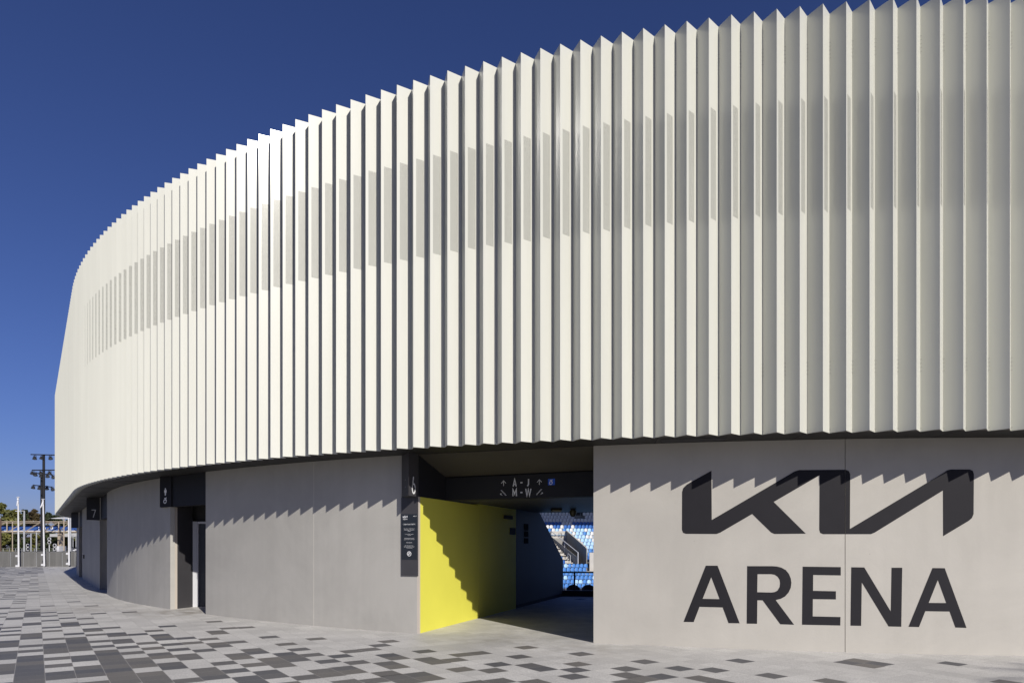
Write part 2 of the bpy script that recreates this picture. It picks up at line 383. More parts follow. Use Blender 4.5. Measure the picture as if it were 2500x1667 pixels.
# dark plate added across the open tooth, standing in for its unlit cavity
pm.add([(W_, .012, ZB+.012), (W_/2+.005, DEPTH+.012, ZB+.012), (W_*1.5-.005, DEPTH+.012, ZB+.012),
        (W_, .012, ZB+.035), (W_/2+.005, DEPTH+.012, ZB+.035), (W_*1.5-.005, DEPTH+.012, ZB+.035)],
       [(0, 1, 2), (5, 4, 3), (0, 2, 5, 3), (2, 1, 4, 5), (1, 0, 3, 4)], 1)
pme = bpy.data.meshes.new('cladding_fold')
pme.from_pydata([(v[0], v[1], v[2]-ZB) for v in pm.v], [], pm.f)
pme.materials.append(M['clad']); pme.materials.append(M['under']); pme.materials.append(M['bolt'])
for p, mi in zip(pme.polygons, pm.m): p.material_index = mi
ul = pme.uv_layers.new(name='UVMap')
LF = hypot(W_/2, DEPTH)
for p in pme.polygons:
    for li, vi in zip(p.loop_indices, p.vertices):
        co = pme.vertices[vi].co
        if p.index == 0: ul.data[li].uv = (hypot(co.x, co.y), co.z+ZB)
        else: ul.data[li].uv = (-1, co.z)
bm = bmesh.new(); bm.from_mesh(pme); bmesh.ops.recalc_face_normals(bm, faces=bm.faces); bm.to_mesh(pme); bm.free()
def fold_matrix(i):                 # fold i spans O[i+1] (left) -> O[i] (right)
    a, b = O[i+1], O[i]; return Vector((a.x, a.y, ZB)), atan2(b.y-a.y, b.x-a.x)
NEAR0, NEAR1 = -9, 91
rest = MB(); 
first = None
for i in range(I0, I1-1):
    loc, rz = fold_matrix(i)
    if NEAR0 <= i < NEAR1:
        if first is None: o = first = bpy.data.objects.new('cladding_fold', pme)
        else: o = first.copy()
        COL.objects.link(o); o.rotation_euler = (0, 0, rz); o.parent = B; o.location = loc-WL[B.name]
me = bpy.data.meshes.new('far_cladding_folds'); bmf = bmesh.new()
for i in list(range(I0, NEAR0))+list(range(NEAR1, I1-1)):
    loc, rz = fold_matrix(i)
    tmp = pme.copy(); tmp.transform(Matrix.Translation(loc) @ Matrix.Rotation(rz, 4, 'Z')); bmf.from_mesh(tmp); bpy.data.meshes.remove(tmp)
bmf.to_mesh(me); bmf.free(); me.materials.append(M['clad']); me.materials.append(M['under']); me.materials.append(M['bolt'])
o = bpy.data.objects.new('cladding_folds', me); COL.objects.link(o); o.parent = B; o.location = -WL[B.name]; o['kind'] = 'stuff'

# --- backing, soffit, roof
s = MB(); A_ = curve(I0, I1, DEPTH+.03, 1); C_ = curve(I0, I1, DEPTH+.10, 1); s.strip(A_, C_, ZB+.045, ZT-.12); s.build('cladding_backing', M['inner'], B)
s = MB(); A_ = curve(I0, I1, DEPTH+.025, 1); C_ = curve(I0, I1, 1.6, 1); s.strip(A_, C_, ZS, ZS+.02)
s.build('soffit', M['soffit'], B)
# soffit panel joints + recessed slots
for i in [x*6.9+1.4 for x in range(-4, 20)]:
    s = MB(); a = fpt(i, DEPTH+.05); b = fpt(i+.35, WOFF+.3); d = (b-a).normalized(); n_ = Vector((d.y, -d.x))*.007
    s.prism([a-n_, b-n_, b+n_, a+n_], ZS-.003, ZS+.002)
    s.build('soffit_joint', M['inner'], B)
for px in (1690, 330):
    i = iw(px); s = MB(); s.strip(curve(i-1.6, i+1.6, .50), curve(i-1.6, i+1.6, .80), ZS-.006, ZS+.006); s.build('soffit_grille', M['inner'], B)
s = MB(); s.strip(curve(I0, I1, DEPTH+.11, 1), curve(I0, I1, 8.4, 1), ZT-.22, ZT-.14); s.build('roof', M['roof'], B)
s = MB(); s.strip(curve(I0, I1, 8.15, 1), curve(I0, I1, 8.4, 1), 2.42, ZT-.23); s.build('inner_wall', M['concrete_grey'], B)

# --- base walls
def wall(i0, i1, m, name='wall', th=.28, ztop=ZS-.002, off=WOFF):
    a = curve(i0, i1, off); b = curve(i0, i1, off+th)
    s = MB(); s.strip(a, b, [g(p.x)-.06 for p in a], ztop); return s.build(name, m, B)
iR, iS1 = iw(1449), iw(2063.5)
i980, i1022, i766, i502 = iw(980.6), iw(1022), iw(766), iw(502)
i415, i332, i286, i261 = iw(415.6), iw(332), iw(286), iw(261)
i243, i205, i201 = iw(243.7), iw(205.5), iw(200.5)
GAP = .009/PITCH
wall(I0+6, iS1-GAP/2-15.2, M['concrete']); wall(iS1-15.2+GAP/2, iS1-GAP/2, M['concrete']); wall(iS1+GAP/2, iR, M['concrete'])
wall(i1022+.1, i766-GAP/2, M['concrete_grey']); wall(i766+GAP/2, i502, M['concrete_grey'])
wall(i415, i332-GAP/2, M['concrete_grey'], th=.10); wall(i332+GAP/2, i286-GAP/2, M['concrete_grey']); wall(i286+GAP/2, i261, M['concrete_grey'])
wall(i243, i205-GAP, M['concrete_grey']); wall(i205, i201, M['concrete_grey'])
i8 = min(iw(198.2), 121.5)
i8 = max(i8, i201+8)
wall(i8, I1-8, M['concrete_grey'])
for i in (i766, i332, i286):  # pale strips standing in for the sunlit edges of the left joints
    s = MB(); s.strip([fpt(i-.022, WOFF+.001), fpt(i+.022, WOFF+.001)], [fpt(i-.022, WOFF+.03), fpt(i+.022, WOFF+.03)], -.02, ZS-.01); s.build('sunlit_joint_strip', M['joint_highlight'], B)
# dark strip closing the joints from behind
for a, b in ((I0+6, iR-1), (i1022+1, i502-1), (i415+1, i261-1), (i243+1, i201-1)):
    s = MB(); s.strip(curve(a, b, WOFF+.29), curve(a, b, WOFF+.34), -.1, ZS-.01); s.build('joint_backing', M['inner'], B)

# --- gate six passage
DR = Vector((.335, .942)).normalized(); NR = Vector((DR.y, -DR.x))      # inward, rightwards
C0 = fpt(i1022, WOFF); CR = fpt(iR, WOFF)
def pl(t, r=0): return C0+DR*t+NR*r
ZL = 2.31
def slab_wall(a, b, z0, z1, th, m, name, side=-1):
    n_ = Vector(((b-a).y, -(b-a).x)).normalized()*th*side
    s = MB(); s.prism([a, b, b+n_, a+n_], z0, z1); return s.build(name, m, B)
slab_wall(pl(.004, .002), pl(.055, .002), g(C0.x)-.05, ZL, .05, M['reveal'], 'reveal')
slab_wall(pl(.057), pl(2.62), g(C0.x)-.05, ZL, .2, M['yellow'], 'yellow_wall')
slab_wall(pl(2.628), pl(4.95), g(C0.x)-.05, ZL+.03, .2, M['yellow'], 'yellow_wall')
# dark wall with raking end
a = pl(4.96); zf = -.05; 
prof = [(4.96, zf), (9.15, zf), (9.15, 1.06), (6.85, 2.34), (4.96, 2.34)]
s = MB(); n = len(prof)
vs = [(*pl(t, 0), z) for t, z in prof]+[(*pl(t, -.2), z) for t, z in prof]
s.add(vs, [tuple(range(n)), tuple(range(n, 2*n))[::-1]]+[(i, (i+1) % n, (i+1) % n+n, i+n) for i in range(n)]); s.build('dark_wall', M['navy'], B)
slab_wall(pl(4.96, .004), pl(9.1, .004), .0, .09, .003, M['black_metal'], 'skirting')
# right side of the passage
q = lambda t: CR+DR*t
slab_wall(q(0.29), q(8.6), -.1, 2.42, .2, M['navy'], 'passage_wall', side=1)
# fascia above the reveal, lintel, sloped recess ceiling, inner ceiling
tL = 1.03
LL = pl(tL, .005); LR = q(.78)
slab_wall(pl(-.0, .006), pl(tL+.1, .006), ZL, ZS-.004, .18, M['black_metal'], 'fascia')
s = MB(); d = (LR-LL).normalized(); nn = Vector((-d.y, d.x))
s.prism([LL, LR, LR+nn*.25, LL+nn*.25], ZL, 2.72); s.build('lintel', M['black_metal'], B)
fa = fpt(i1022, WOFF-.02); fb = fpt(iR, WOFF-.02)
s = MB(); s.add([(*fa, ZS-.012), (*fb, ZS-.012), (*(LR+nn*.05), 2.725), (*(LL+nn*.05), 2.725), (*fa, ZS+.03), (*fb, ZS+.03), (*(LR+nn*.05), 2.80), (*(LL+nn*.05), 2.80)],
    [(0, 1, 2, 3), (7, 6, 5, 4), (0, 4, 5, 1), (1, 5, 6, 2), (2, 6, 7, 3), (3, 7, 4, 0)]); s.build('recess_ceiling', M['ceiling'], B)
s = MB()
for f_ in (.22,):
    a = fa.lerp(fb, f_); b = LL.lerp(LR, f_)
    s.add([(a.x-.006, a.y, ZS-.016), (a.x+.006, a.y, ZS-.016), (b.x+.006, b.y+.05, 2.722), (b.x-.006, b.y+.05, 2.722)], [(0, 1, 2, 3)])
s.build('ceiling_joint', M['inner'], B)
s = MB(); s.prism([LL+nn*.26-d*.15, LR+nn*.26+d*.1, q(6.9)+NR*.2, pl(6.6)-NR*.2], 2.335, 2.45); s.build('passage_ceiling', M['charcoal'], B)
# jamb plate on the right-hand corner
s = MB(); s.prism([CR+DR*.29-NR*.012, CR+DR*.75-NR*.012, CR+DR*.75, CR+DR*.29], ZL-.1, 2.62); s.build('jamb_plate', M['charcoal'], B)

# --- number fins
def fin(name, P, z0, z1, label, mats, art=None, parts=None):
    s = MB(); s.prism(P, z0, z1)
    t = thing(name, (P[0][0], P[0][1], z0), label, 'sign')
    s.build('sign_box', mats, t); return t
N6 = Vector((-1.685, 11.12)); W6 = fpt(i980, WOFF-.002)
t6 = fin('gate_sign', [N6, C0-NR*.0+DR*-.004, W6], ZL, ZS-.006, 'charcoal wedge sign with white number 6 at the yellow gate', M['charcoal'])
A = Art(N6, C0, .004)
a0 = .115; w_, h_ = .10, .155; bz = 2.365
A.arc(a0+w_/2, bz+h_/2-.01, w_/2, h_/2, 0, 360, .026, 24, closed=True)
A.stroke([(a0+.010, bz+h_*.62), (a0+.043, bz+.262)], .024)
A.build('number', M['white'], t6)
A = Art(W6, N6, .004)
for z in (2.46, 2.58):
    A = Art(W6, N6, .004); A.disc(.28, z, .012, 10); A.build('fixing', M['grey_metal'], t6)

# entry conditions panel on the wall
ia, ib = i980-.02, i1022+.03
Pa, Pb = fpt(ia, WOFF), fpt(ib, WOFF)
dd = (Pb-Pa).normalized(); no = Vector((dd.y, -dd.x))
tp = thing('conditions_panel', (*(Pa+no*.02), .985), 'tall narrow charcoal panel headed CONDITIONS OF ENTRY below the number 6', 'sign')
s = MB(); s.prism([Pa+no*.022, Pb+no*.022, Pb-no*.01, Pa-no*.01], .985, 2.305); s.build('backing_plate', M['charcoal'], tp)
s = MB(); s.prism([Pa+no*.025+dd*.004, Pb+no*.025-dd*.004, Pb+no*.0222, Pa+no*.0222], 1.255, 2.02); s.build('printed_face', M['panel_print'], tp)
A = Art(Pa+no*.025, Pb+no*.025, .002); WD = A.L; k = WD/.3
def row(y): return EYE+(HZ-y)/F*11.55
LOGO = [(171,315),(178,290),(200,268),(225,253),(358,179),(360,493),(890,183),(918,175),(1215,173),(1235,182),(1243,200),(1241,550),(1835,195),(1862,177),(1885,171),(2005,171),(2025,180),(2032,200),(2030,455),(2020,480),(2000,498),(1836,596),(1835,305),(1400,573),(1375,583),(1070,583),(1052,575),(1046,555),(1048,208),(755,378),(960,580),(760,582),(738,572),(618,455),(415,573),(390,582),(195,581),(177,574),(170,555)]
lx0, lw = .07*k*1.0, .085*k
A.poly([(lx0*.45+(x-170)/1862*lw, row(1258.5)-(y-171)/425*.036) for x, y in LOGO])
A.build('logo', M['white'], tp); A = Art(Pa+no*.025, Pb+no*.025, .002)
A.text('ARENA', lx0*.45, row(1268.5), .036, .78)
A.build('logo_word', M['white'], tp); A = Art(Pa+no*.025, Pb+no*.025, .002)
A.text('aisle 6', WD-.018, row(1261), .028, .9, 'RIGHT')
A.build('aisle_number', M['white'], tp); A = Art(Pa+no*.025, Pb+no*.025, .002)
A.text('CONDITIONS OF ENTRY', WD/2, row(1281), .030, .72, 'CENTER')
A.build('heading', M['white'], tp); A = Art(Pa+no*.025, Pb+no*.025, .002)
LN = [(1291, 'Please keep aisles and walkways clear at'), (1294, 'all times, during play until points are'), (1296.6, 'in progress'), (1304, 'Do not leave bags or packages'), (1306.7, 'unattended'),
      (1314, 'Reading is allowed at the change of'), (1316.8, 'ends and completion of a match only'), (1324.5, 'No flash photography'), (1332, 'Please ensure your phone is on'), (1334.8, 'silent mode and refrain from using it to'), (1337.4, 'record match footage')]
for par in ((0, 3), (3, 5), (5, 7), (7, 8), (8, 11)):
    A = Art(Pa+no*.025, Pb+no*.025, .002)
    for y, tx in LN[par[0]:par[1]]: A.text(tx, WD/2, row(y), .0165, .80, 'CENTER')
    A.build('paragraph', M['white'], tp)
A = Art(Pa+no*.025, Pb+no*.025, .002)
A.arc(WD/2, row(1351), .036, .036, 0, 360, .010, 24, closed=True)
A.stroke([(WD/2-.026, row(1351)-.026), (WD/2+.026, row(1351)+.026)], .010)
A.stroke([(WD/2-.024, row(1351)-.002), (WD/2+.020, row(1351)-.002)], .008)
A.stroke([(WD/2-.012, row(1351)+.008), (WD/2-.004, row(1351)+.020), (WD/2+.008, row(1351)+.018)], .006)
A.build('no_smoking_symbol', M['white'], tp)

# directional sign on the lintel
d_ = (LR-LL).normalized(); n2 = Vector((d_.y, -d_.x))
tl = thing('direction_sign', (*(LL.lerp(LR, .5)+n2*.01), ZL+.01), 'black lintel sign reading A - J over M - W with arrows above the passage', 'sign')
s = MB(); s.prism([LL+n2*.012+d_*.01, LR+n2*.012-d_*.02, LR+n2*.002-d_*.02, LL+n2*.002+d_*.01], ZL+.006, 2.71); s.build('sign_board', M['black_metal'], tl)
A = Art(LL+n2*.012, LR+n2*.012, .003)
def ab(px, py):                     # photo position on the sign face
    r = (px-1250)/F; p = A.p; t = (r*p.y-p.x)/(A.d.x-r*A.d.y); Y = p.y+A.d.y*t; return (t, EYE+(HZ-py)/F*Y)
def C5(x, y): return ab(1210+x/14.7, 1150+y/14.7)
st = .022
dim = mat('dim_lettering', (.62, .62, .62), .5)
def glyph(name, *strokes):
    global A
    A = Art(LL+n2*.012, LR+n2*.012, .003)
    for pts, t in strokes: A.stroke([C5(*p) for p in pts], t)
    A.build(name, dim, tl)
th_ = .010; t8 = .008
glyph('letter', (((635, 545), (685, 285), (740, 540)), st), (((655, 470), (722, 468)), st*.8))
glyph('dash', (((890, 408), (965, 404)), st)); glyph('dash', (((890, 760), (965, 757)), st))
glyph('letter', (((1185, 275), (1182, 460), (1165, 508), (1130, 512)), st))
glyph('letter', (((625, 890), (622, 640), (685, 815), (748, 636), (750, 888)), st))
glyph('letter', (((1085, 625), (1125, 880), (1175, 635), (1220, 880), (1268, 622)), st))
for dx, dy in ((0, 0), (1285, -38)):
    glyph('arrow', (((288+dx, 525+dy), (288+dx, 340+dy)), th_), (((205+dx, 435+dy), (288+dx, 338+dy), (372+dx, 425+dy)), th_))
glyph('stair_symbol', (((185, 685), (225, 685), (225, 722), (262, 722), (262, 765), (305, 765), (305, 805), (345, 805), (345, 858), (395, 858)), t8), (((240, 865), (175, 805)), t8), (((175, 845), (172, 802), (215, 800)), t8))
glyph('stair_symbol', (((1455, 835), (1495, 835), (1495, 780), (1540, 780), (1540, 738), (1580, 738), (1580, 695), (1625, 695), (1625, 650), (1670, 650)), t8), (((1620, 830), (1688, 770)), t8), (((1645, 768), (1690, 766), (1688, 808)), t8))
b0, b1 = C5(1885, 500), C5(2130, 262)
A = Art(LL+n2*.012, LR+n2*.012, .003); A.poly([(b0[0], b0[1]), (b1[0], b0[1]), (b1[0], b1[1]), (b0[0], b1[1])]); A.build('blue_square', M['blue_sign'], tl)
A = Art(LL+n2*.012, LR+n2*.012, .006); hh = (b1[1]-b0[1]); A.chair(b0[0]+.18*hh, b0[1]+.08*hh, hh*.82, hh*.085); A.build('wheelchair_symbol', M['white'], tl)

# small fittings inside the passage
s = MB(); p = pl(4.15, .0); s.prism([pl(4.1, .0), pl(4.62, .0), pl(4.62, .04), pl(4.1, .04)], 2.09, 2.17); o = s.build('alarm_box', M['inner']); tag(o, 'small black electrical box high on the yellow wall deep in the passage', 'box')
s = MB(); s.prism([pl(4.5, .0), pl(4.9, .0), pl(4.9, .01), pl(4.5, .01)], 1.74, 1.90); o = s.build('wall_plate', M['inner']); tag(o, 'small dark wall plate under the black box at the end of the yellow wall', 'sign')
for k_, (z0, z1) in enumerate(((1.86, 2.02), (1.70, 1.84), (1.54, 1.67))):
    s = MB(); s.prism([pl(5.55, .0), pl(5.85, .0), pl(5.85, .012), pl(5.55, .012)], z0, z1); o = s.build('wall_notice', M['notice'])
    tag(o, ['topmost of three small dark notices on the unlit passage wall', 'middle one of three small dark notices on the unlit passage wall', 'lowest of three small dark notices on the unlit passage wall'][k_], 'notice', 'dark notices on the passage wall')
# smoke detector pair on recess ceiling
p = at(1246, 1121, 11.55); s = MB()
for dx in (-.035, .035): s.tube([(p.x+dx, p.y, p.z-.035), (p.x+dx, p.y, p.z+.04)], .022, 10)
o = s.build('smoke_detector', M['black_metal']); tag(o, 'small black twin detector on the sloping ceiling above the lintel sign', 'detector')
p = at(1358, 1241, 15.8)
t = thing('ceiling_light', p, 'pale batten light fixed under the dark passage ceiling', 'light')
s = MB(); s.box((p.x, p.y, 2.315), (.24, .5, .04)); s.build('housing', M['black_metal'], t)
s = MB(); s.box((p.x, p.y, 2.28), (.21, .46, .035)); s.build('diffuser', M['fitting'], t)
p = at(1399, 1244, 16.0); t = thing('dome_camera', (p.x, p.y, 2.16), 'round dome security camera hanging under the passage ceiling', 'camera')
s = MB(); s.tube([(p.x, p.y, 2.335), (p.x, p.y, 2.30), (p.x, p.y, 2.27), (p.x, p.y, 2.24)], [.05, .085, .085, .082], 16); s.build('housing', M['dome'], t)
s = MB(); s.tube([(p.x, p.y, 2.24), (p.x, p.y, 2.205), (p.x, p.y, 2.175), (p.x, p.y, 2.16)], [.076, .07, .045, .012], 16); s.build('dome', M['dome'], t)

# --- toilets doorway
C4 = fpt(i415, WOFF); Q1 = Vector((-7.575, 15.43)); 
C5_ = fpt(i502, WOFF)
hh_ = radians(heading(i415)); nin = Vector((sin(hh_), cos(hh_)))
Q0 = C4.copy(); Q1 = Q0+Vector((.49, .87)).normalized()*.17
Q2 = Vector(((470.3-1250)/F*15.74, 15.74))
s = MB(); s.prism([Q0, Q1, Q1+Vector((-.2, .05)), Q0+nin*.09-Vector((.06, 0))], [g(-7.6)-.05]*4, ZS-.004); s.build('reveal', M['reveal'], B)
s = MB(); s.prism([Q1+Vector((.001, .001)), Q2, Q2+Vector((-.15, .12)), Q1+Vector((-.12, .1))], 0, ZS-.004); s.build('recess_wall', M['navy' if 0 else 'charcoal'], B)
s = MB(); s.prism([Q2+Vector((0, .002)), Q2+Vector((.085, .10)), Q2+Vector((.085, .2)), Q2+Vector((0, .2))], 0, 2.045)
s.prism([Q2+Vector((.086, .102)), Q2+Vector((1.10, .102)), Q2+Vector((1.10, .2)), Q2+Vector((.086, .2))], 1.995, 2.045)
dr = s.build('door_frame', M['frame'], B)
s = MB(); s.prism([Q2+Vector((.086, .14)), Q2+Vector((1.06, .14)), Q2+Vector((1.06, .18)), Q2+Vector((.086, .18))], g(-7)-.02, 1.99)
for z in (.38, .82): s.prism([Q2+Vector((.086, .132)), Q2+Vector((1.06, .132)), Q2+Vector((1.06, .14)), Q2+Vector((.086, .14))], z, z+.012, 1)
s.build('door', [M['door'], M['charcoal']], B)
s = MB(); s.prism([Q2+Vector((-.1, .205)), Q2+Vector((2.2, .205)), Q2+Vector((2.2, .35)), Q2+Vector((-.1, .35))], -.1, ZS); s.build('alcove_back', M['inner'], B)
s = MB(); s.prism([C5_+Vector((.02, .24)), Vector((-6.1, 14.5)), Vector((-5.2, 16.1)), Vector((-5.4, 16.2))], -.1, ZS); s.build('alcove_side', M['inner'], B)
BA = Vector(((390-1250)/F*15.2, 15.2)); BB = Vector(((418-1250)/F*15.08, 15.08)); BC = fpt(i502, WOFF-.0)+Vector((.0, .004))
tt = thing('toilet_sign', (BA.x, BA.y, 2.345), 'black box sign with man and wheelchair symbols over the doorway', 'sign')
s = MB(); s.prism([BA, BB, BB+Vector((.10, .35)), fpt(i415+1.7, WOFF-.002)], 2.345, ZS-.005); s.build('sign_box', M['black_metal'], tt)
s = MB(); s.prism([BB+Vector((.012, .02)), BC, BC+Vector((.06, .1)), BB+Vector((.08, .14))], 2.345, ZS-.006); s.build('header', M['black_metal'], B)
A = Art(BA, BB, .004); cx = A.L*.50
A.disc(cx, 2.745, .018); A.poly([(cx-.034, 2.722), (cx+.034, 2.722), (cx+.036, 2.665), (cx+.022, 2.665), (cx+.018, 2.64), (cx+.018, 2.600), (cx-.018, 2.600), (cx-.018, 2.64), (cx-.022, 2.665), (cx-.036, 2.665)])
A.build('man_symbol', M['white'], tt)
A = Art(BA, BB, .004); A.chair(cx-.06, 2.425, .135, .019); A.build('wheelchair_symbol', M['white'], tt)

# --- gates seven and eight
def gate_side(i_far, N, label, digit, zb, Wf):
    Wr = fpt(i_far, WOFF); Wc = Wf or Wr; t = thing('gate_sign', (N.x, N.y, zb), label, 'sign')
    s = MB(); s.prism([N, Wc, fpt(i_far+1.6, WOFF-.004)], zb, ZS-.006); s.build('sign_box', M['black_metal'], t)
    A = Art(N, Wc, .005); L = A.L
    if digit == '7':
        A.stroke([(L*.38, zb+.32), (L*.68, zb+.32), (L*.50, zb+.08)], .026)
    else:
        A.arc(L*.46, zb+.255, .055, .055, 0, 360, .032, 20, closed=True); A.arc(L*.46, zb+.13, .062, .064, 0, 360, .032, 20, closed=True)
    A.build('number', M['dim'], t)
    # reveal and header
    h = radians(heading(i_far)); nn_ = Vector((sin(h), cos(h))); tt_ = Vector((cos(h), -sin(h)))
    s = MB(); s.prism([Wr, Wr+nn_*1.6, Wr+nn_*1.6-tt_*.1, Wr-tt_*.1], -.06, zb+.01); s.build('reveal', M['concrete_grey'], B)
    return Wc
W7 = fpt(i243, WOFF); N7 = Vector(((211-1250)/F*21.95, 21.95))
gate_side(i243, N7, 'black box sign with pale number 7 under the curved soffit', '7', 2.31, None)
s = MB(); s.strip(curve(i261+.02, i243-.02, WOFF+.02), curve(i261+.02, i243-.02, WOFF+.2), 2.31, ZS-.006); s.build('header', M['black_metal'], B)
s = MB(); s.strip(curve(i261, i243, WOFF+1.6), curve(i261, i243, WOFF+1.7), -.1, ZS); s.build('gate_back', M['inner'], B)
N8 = Vector(((173.5-1250)/F*32.3, 32.3))
gate_side(i8, N8, 'black box sign with pale number 8 farthest along the arena wall', '8', 2.31, Vector(((199.5-1250)/F*32.7, 32.7)))
s = MB(); s.strip(curve(i201+.02, i8-.02, WOFF+.02), curve(i201+.02, i8-.02, WOFF+.2), 2.31, ZS-.006); s.build('header', M['black_metal'], B)
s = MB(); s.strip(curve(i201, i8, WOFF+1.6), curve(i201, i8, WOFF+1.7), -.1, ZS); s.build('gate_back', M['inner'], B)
# small lock on the flush door leaf
p = fpt(i205-.35, WOFF-.015); s = MB(); s.box((p.x, p.y, 1.02), (.05, .05, .16)); s.build('door_lock', M['black_metal'], B)

# ------------------------------------------------------------------ painted lettering on the right-hand wall
ARC0 = iw(2500); 
def wall_at(px, py):               # photo position on the wall -> (index, height)
    i = iw(px); p = fpt(i, WOFF); return i, EYE+(HZ-py)/F*p.y
def C6(x, y): return wall_at(1600+x/2.613, 1080+y/2.613)
ts = thing('wall_lettering', (*fpt(iw(2063), WOFF-.003), .4), 'huge charcoal KIA logo above the word ARENA painted on the pale wall', 'lettering')
def decal(outer, holes, name, parent):
    def dens(L):
        r = []
        for k, p in enumerate(L):
            q_ = L[(k+1) % len(L)]; n = max(1, int(hypot(q_[0]-p[0], q_[1]-p[1])/60))
            for j in range(n): r.append((lerp(p[0], q_[0], j/n), lerp(p[1], q_[1], j/n)))
        return [C6(*v) for v in r]
    loops = [dens(outer)]+[dens(h) for h in holes]
    L3 = [[Vector((i*PITCH, z, 0)) for i, z in l] for l in loops]; flat = [v for l in L3 for v in l]
    bm = bmesh.new(); bv = [bm.verts.new(v) for v in flat]
    for tri in tessellate_polygon(L3):
        try: bm.faces.new([bv[k] for k in tri])
        except ValueError: pass
    xs = [v.x for v in flat]; x = min(xs); x1 = max(xs)
    cuts = []
    while x < x1: cuts.append(x); x += PITCH/2
    e0, e1 = (iS1-GAP/2)*PITCH, (iS1+GAP/2)*PITCH
    for c in cuts+[e0, e1]:
        bmesh.ops.bisect_plane(bm, geom=bm.verts[:]+bm.edges[:]+bm.faces[:], plane_co=(c, 0, 0), plane_no=(1, 0, 0), dist=1e-6)
    kill = [f for f in bm.faces if e0 < f.calc_center_median().x < e1]
    bmesh.ops.delete(bm, geom=kill, context='FACES')
    bmesh.ops.triangulate(bm, faces=bm.faces[:])
    s = MB(); bm.verts.index_update()
    vs = []
    for v in bm.verts:
        p = fpt(v.co.x/PITCH, WOFF-.003); vs.append((p.x, p.y, v.co.y))
    s.add(vs, [tuple(v.index for v in f.verts) for f in bm.faces]); bm.free()
    return s.build(name, M['ink'], parent)
decal(LOGO, [], 'logo', ts)
LET = [([(180,1142),(322,784),(397,784),(538,1151),(467,1150),(430,1050),(282,1046),(245,1143)], [[(357,857),(302,995),(410,997)]]),
 ([(583,1153),(586,787),(745,787),(775,789),(805,797),(832,812),(852,836),(864,865),(868,893),(864,925),(850,955),(828,980),(800,995),(768,1003),(885,1160),(797,1157),(685,1005),(651,1004),(649,1154)], [[(652,838),(740,838),(762,842),(782,856),(793,875),(796,897),(793,920),(780,942),(762,952),(740,955),(650,953)]]),
 ([(936,1160),(940,790),(1183,793),(1183,846),(1007,843),(1006,944),(1152,947),(1152,999),(1005,997),(1004,1107),(1181,1111),(1180,1165)], []),
 ([(1245,1166),(1250,794),(1333,795),(1502,1076),(1507,797),(1575,797),(1569,1173),(1488,1171),(1317,890),(1313,1167)], []),
 ([(1615,1173),(1768,799),(1846,800),(1985,1180),(1914,1178),(1877,1076),(1722,1074),(1682,1175)], [[(1802,875),(1744,1021),(1856,1022)]])]
for o_, h_ in LET: decal(o_, h_, 'letter', ts)

# ------------------------------------------------------------------ paved plaza
TH = radians(124.9); D1 = Vector((cos(TH), sin(TH))); D2 = Vector((sin(TH), -cos(TH))); CW = .282
def uvp(x, y): P = Vector(gp(x, y)); return P.dot(D2)/CW-.30, P.dot(D1)
DT = []                            # dark runs: (left-top, left-bottom) in enlarged photo crops
def crop(k, ox, oy, L):
    for a, b, c_, d in L: DT.append(((ox+a/k, oy+b/k), (ox+c_/k, oy+d/k)))
K = 7.84
crop(K, 0, 1467, [(475,172,472,184),(468,205,460,315),(432,415,425,472),(398,620,385,738),(370,850,365,885),(358,940,352,992),(345,1050,285,1620),
 (225,0,215,18),(212,36,208,50),(175,130,170,150),(155,198,150,215),(115,312,100,365),(35,498,28,530),(12,565,5,598),(-5,640,-12,672),(-40,760,-60,900),(-70,960,-95,1140),(-105,1210,-150,1420),
 (-100,128,-108,155),(-120,235,-128,250),(-150,302,-155,318),(-210,445,-216,470),(-260,515,-270,570),
 (770,90,772,103),(785,212,787,232),(792,280,793,300),(790,365,793,388),(795,497,798,522),(800,565,802,592),(815,718,820,750),(825,815,842,1018),(850,1080,858,1140),(862,1220,868,1278),(875,1360,890,1520),
 (1100,220,1105,250),(1120,318,1125,342),(1148,410,1170,495),(1205,620,1215,650),(1230,690,1305,980),(1335,1045,1375,1170),(1400,1245,1470,1480),(1500,1560,1520,1640),
 (1470,328,1480,350),(1515,430,1525,455),(1560,525,1595,588),(1615,638,1628,665),(1685,760,1700,797),(1740,858,1760,895),(1795,955,2110,1600),
 (1290,10,1294,18),(1635,88,1642,98),(1745,235,1755,248),
 (1930,505,1945,528),(2010,612,2060,682),(2100,735,2150,820),(2195,870,2225,915),(2285,975,2322,1030)])
crop(K, 300, 1467, [(25,1090,175,1300),(230,1385,360,1600),(5,205,15,220),
 (75,632,95,655),(235,792,265,835),(325,890,370,940),(440,1000,550,1115),(610,1185,735,1330),(895,1500,960,1590),
 (400,560,430,588),(485,635,635,762),(695,820,745,858),(815,912,865,965),(955,1022,1085,1138),(1245,1290,1500,1535),
 (660,475,700,500),(965,700,1005,738),(1090,790,1135,828),(1305,932,1365,980),(1630,1172,1715,1240),(1820,1320,1920,1390),(2040,1485,2170,1590),
 (1410,720,1465,752),(1560,805,1720,893),(1900,1015,2080,1128),(2200,1205,2300,1270),(1565,568,1690,645),(1950,775,2015,812),
 (1585,385,1640,407),(1840,510,1895,540),(2230,490,2290,522)])
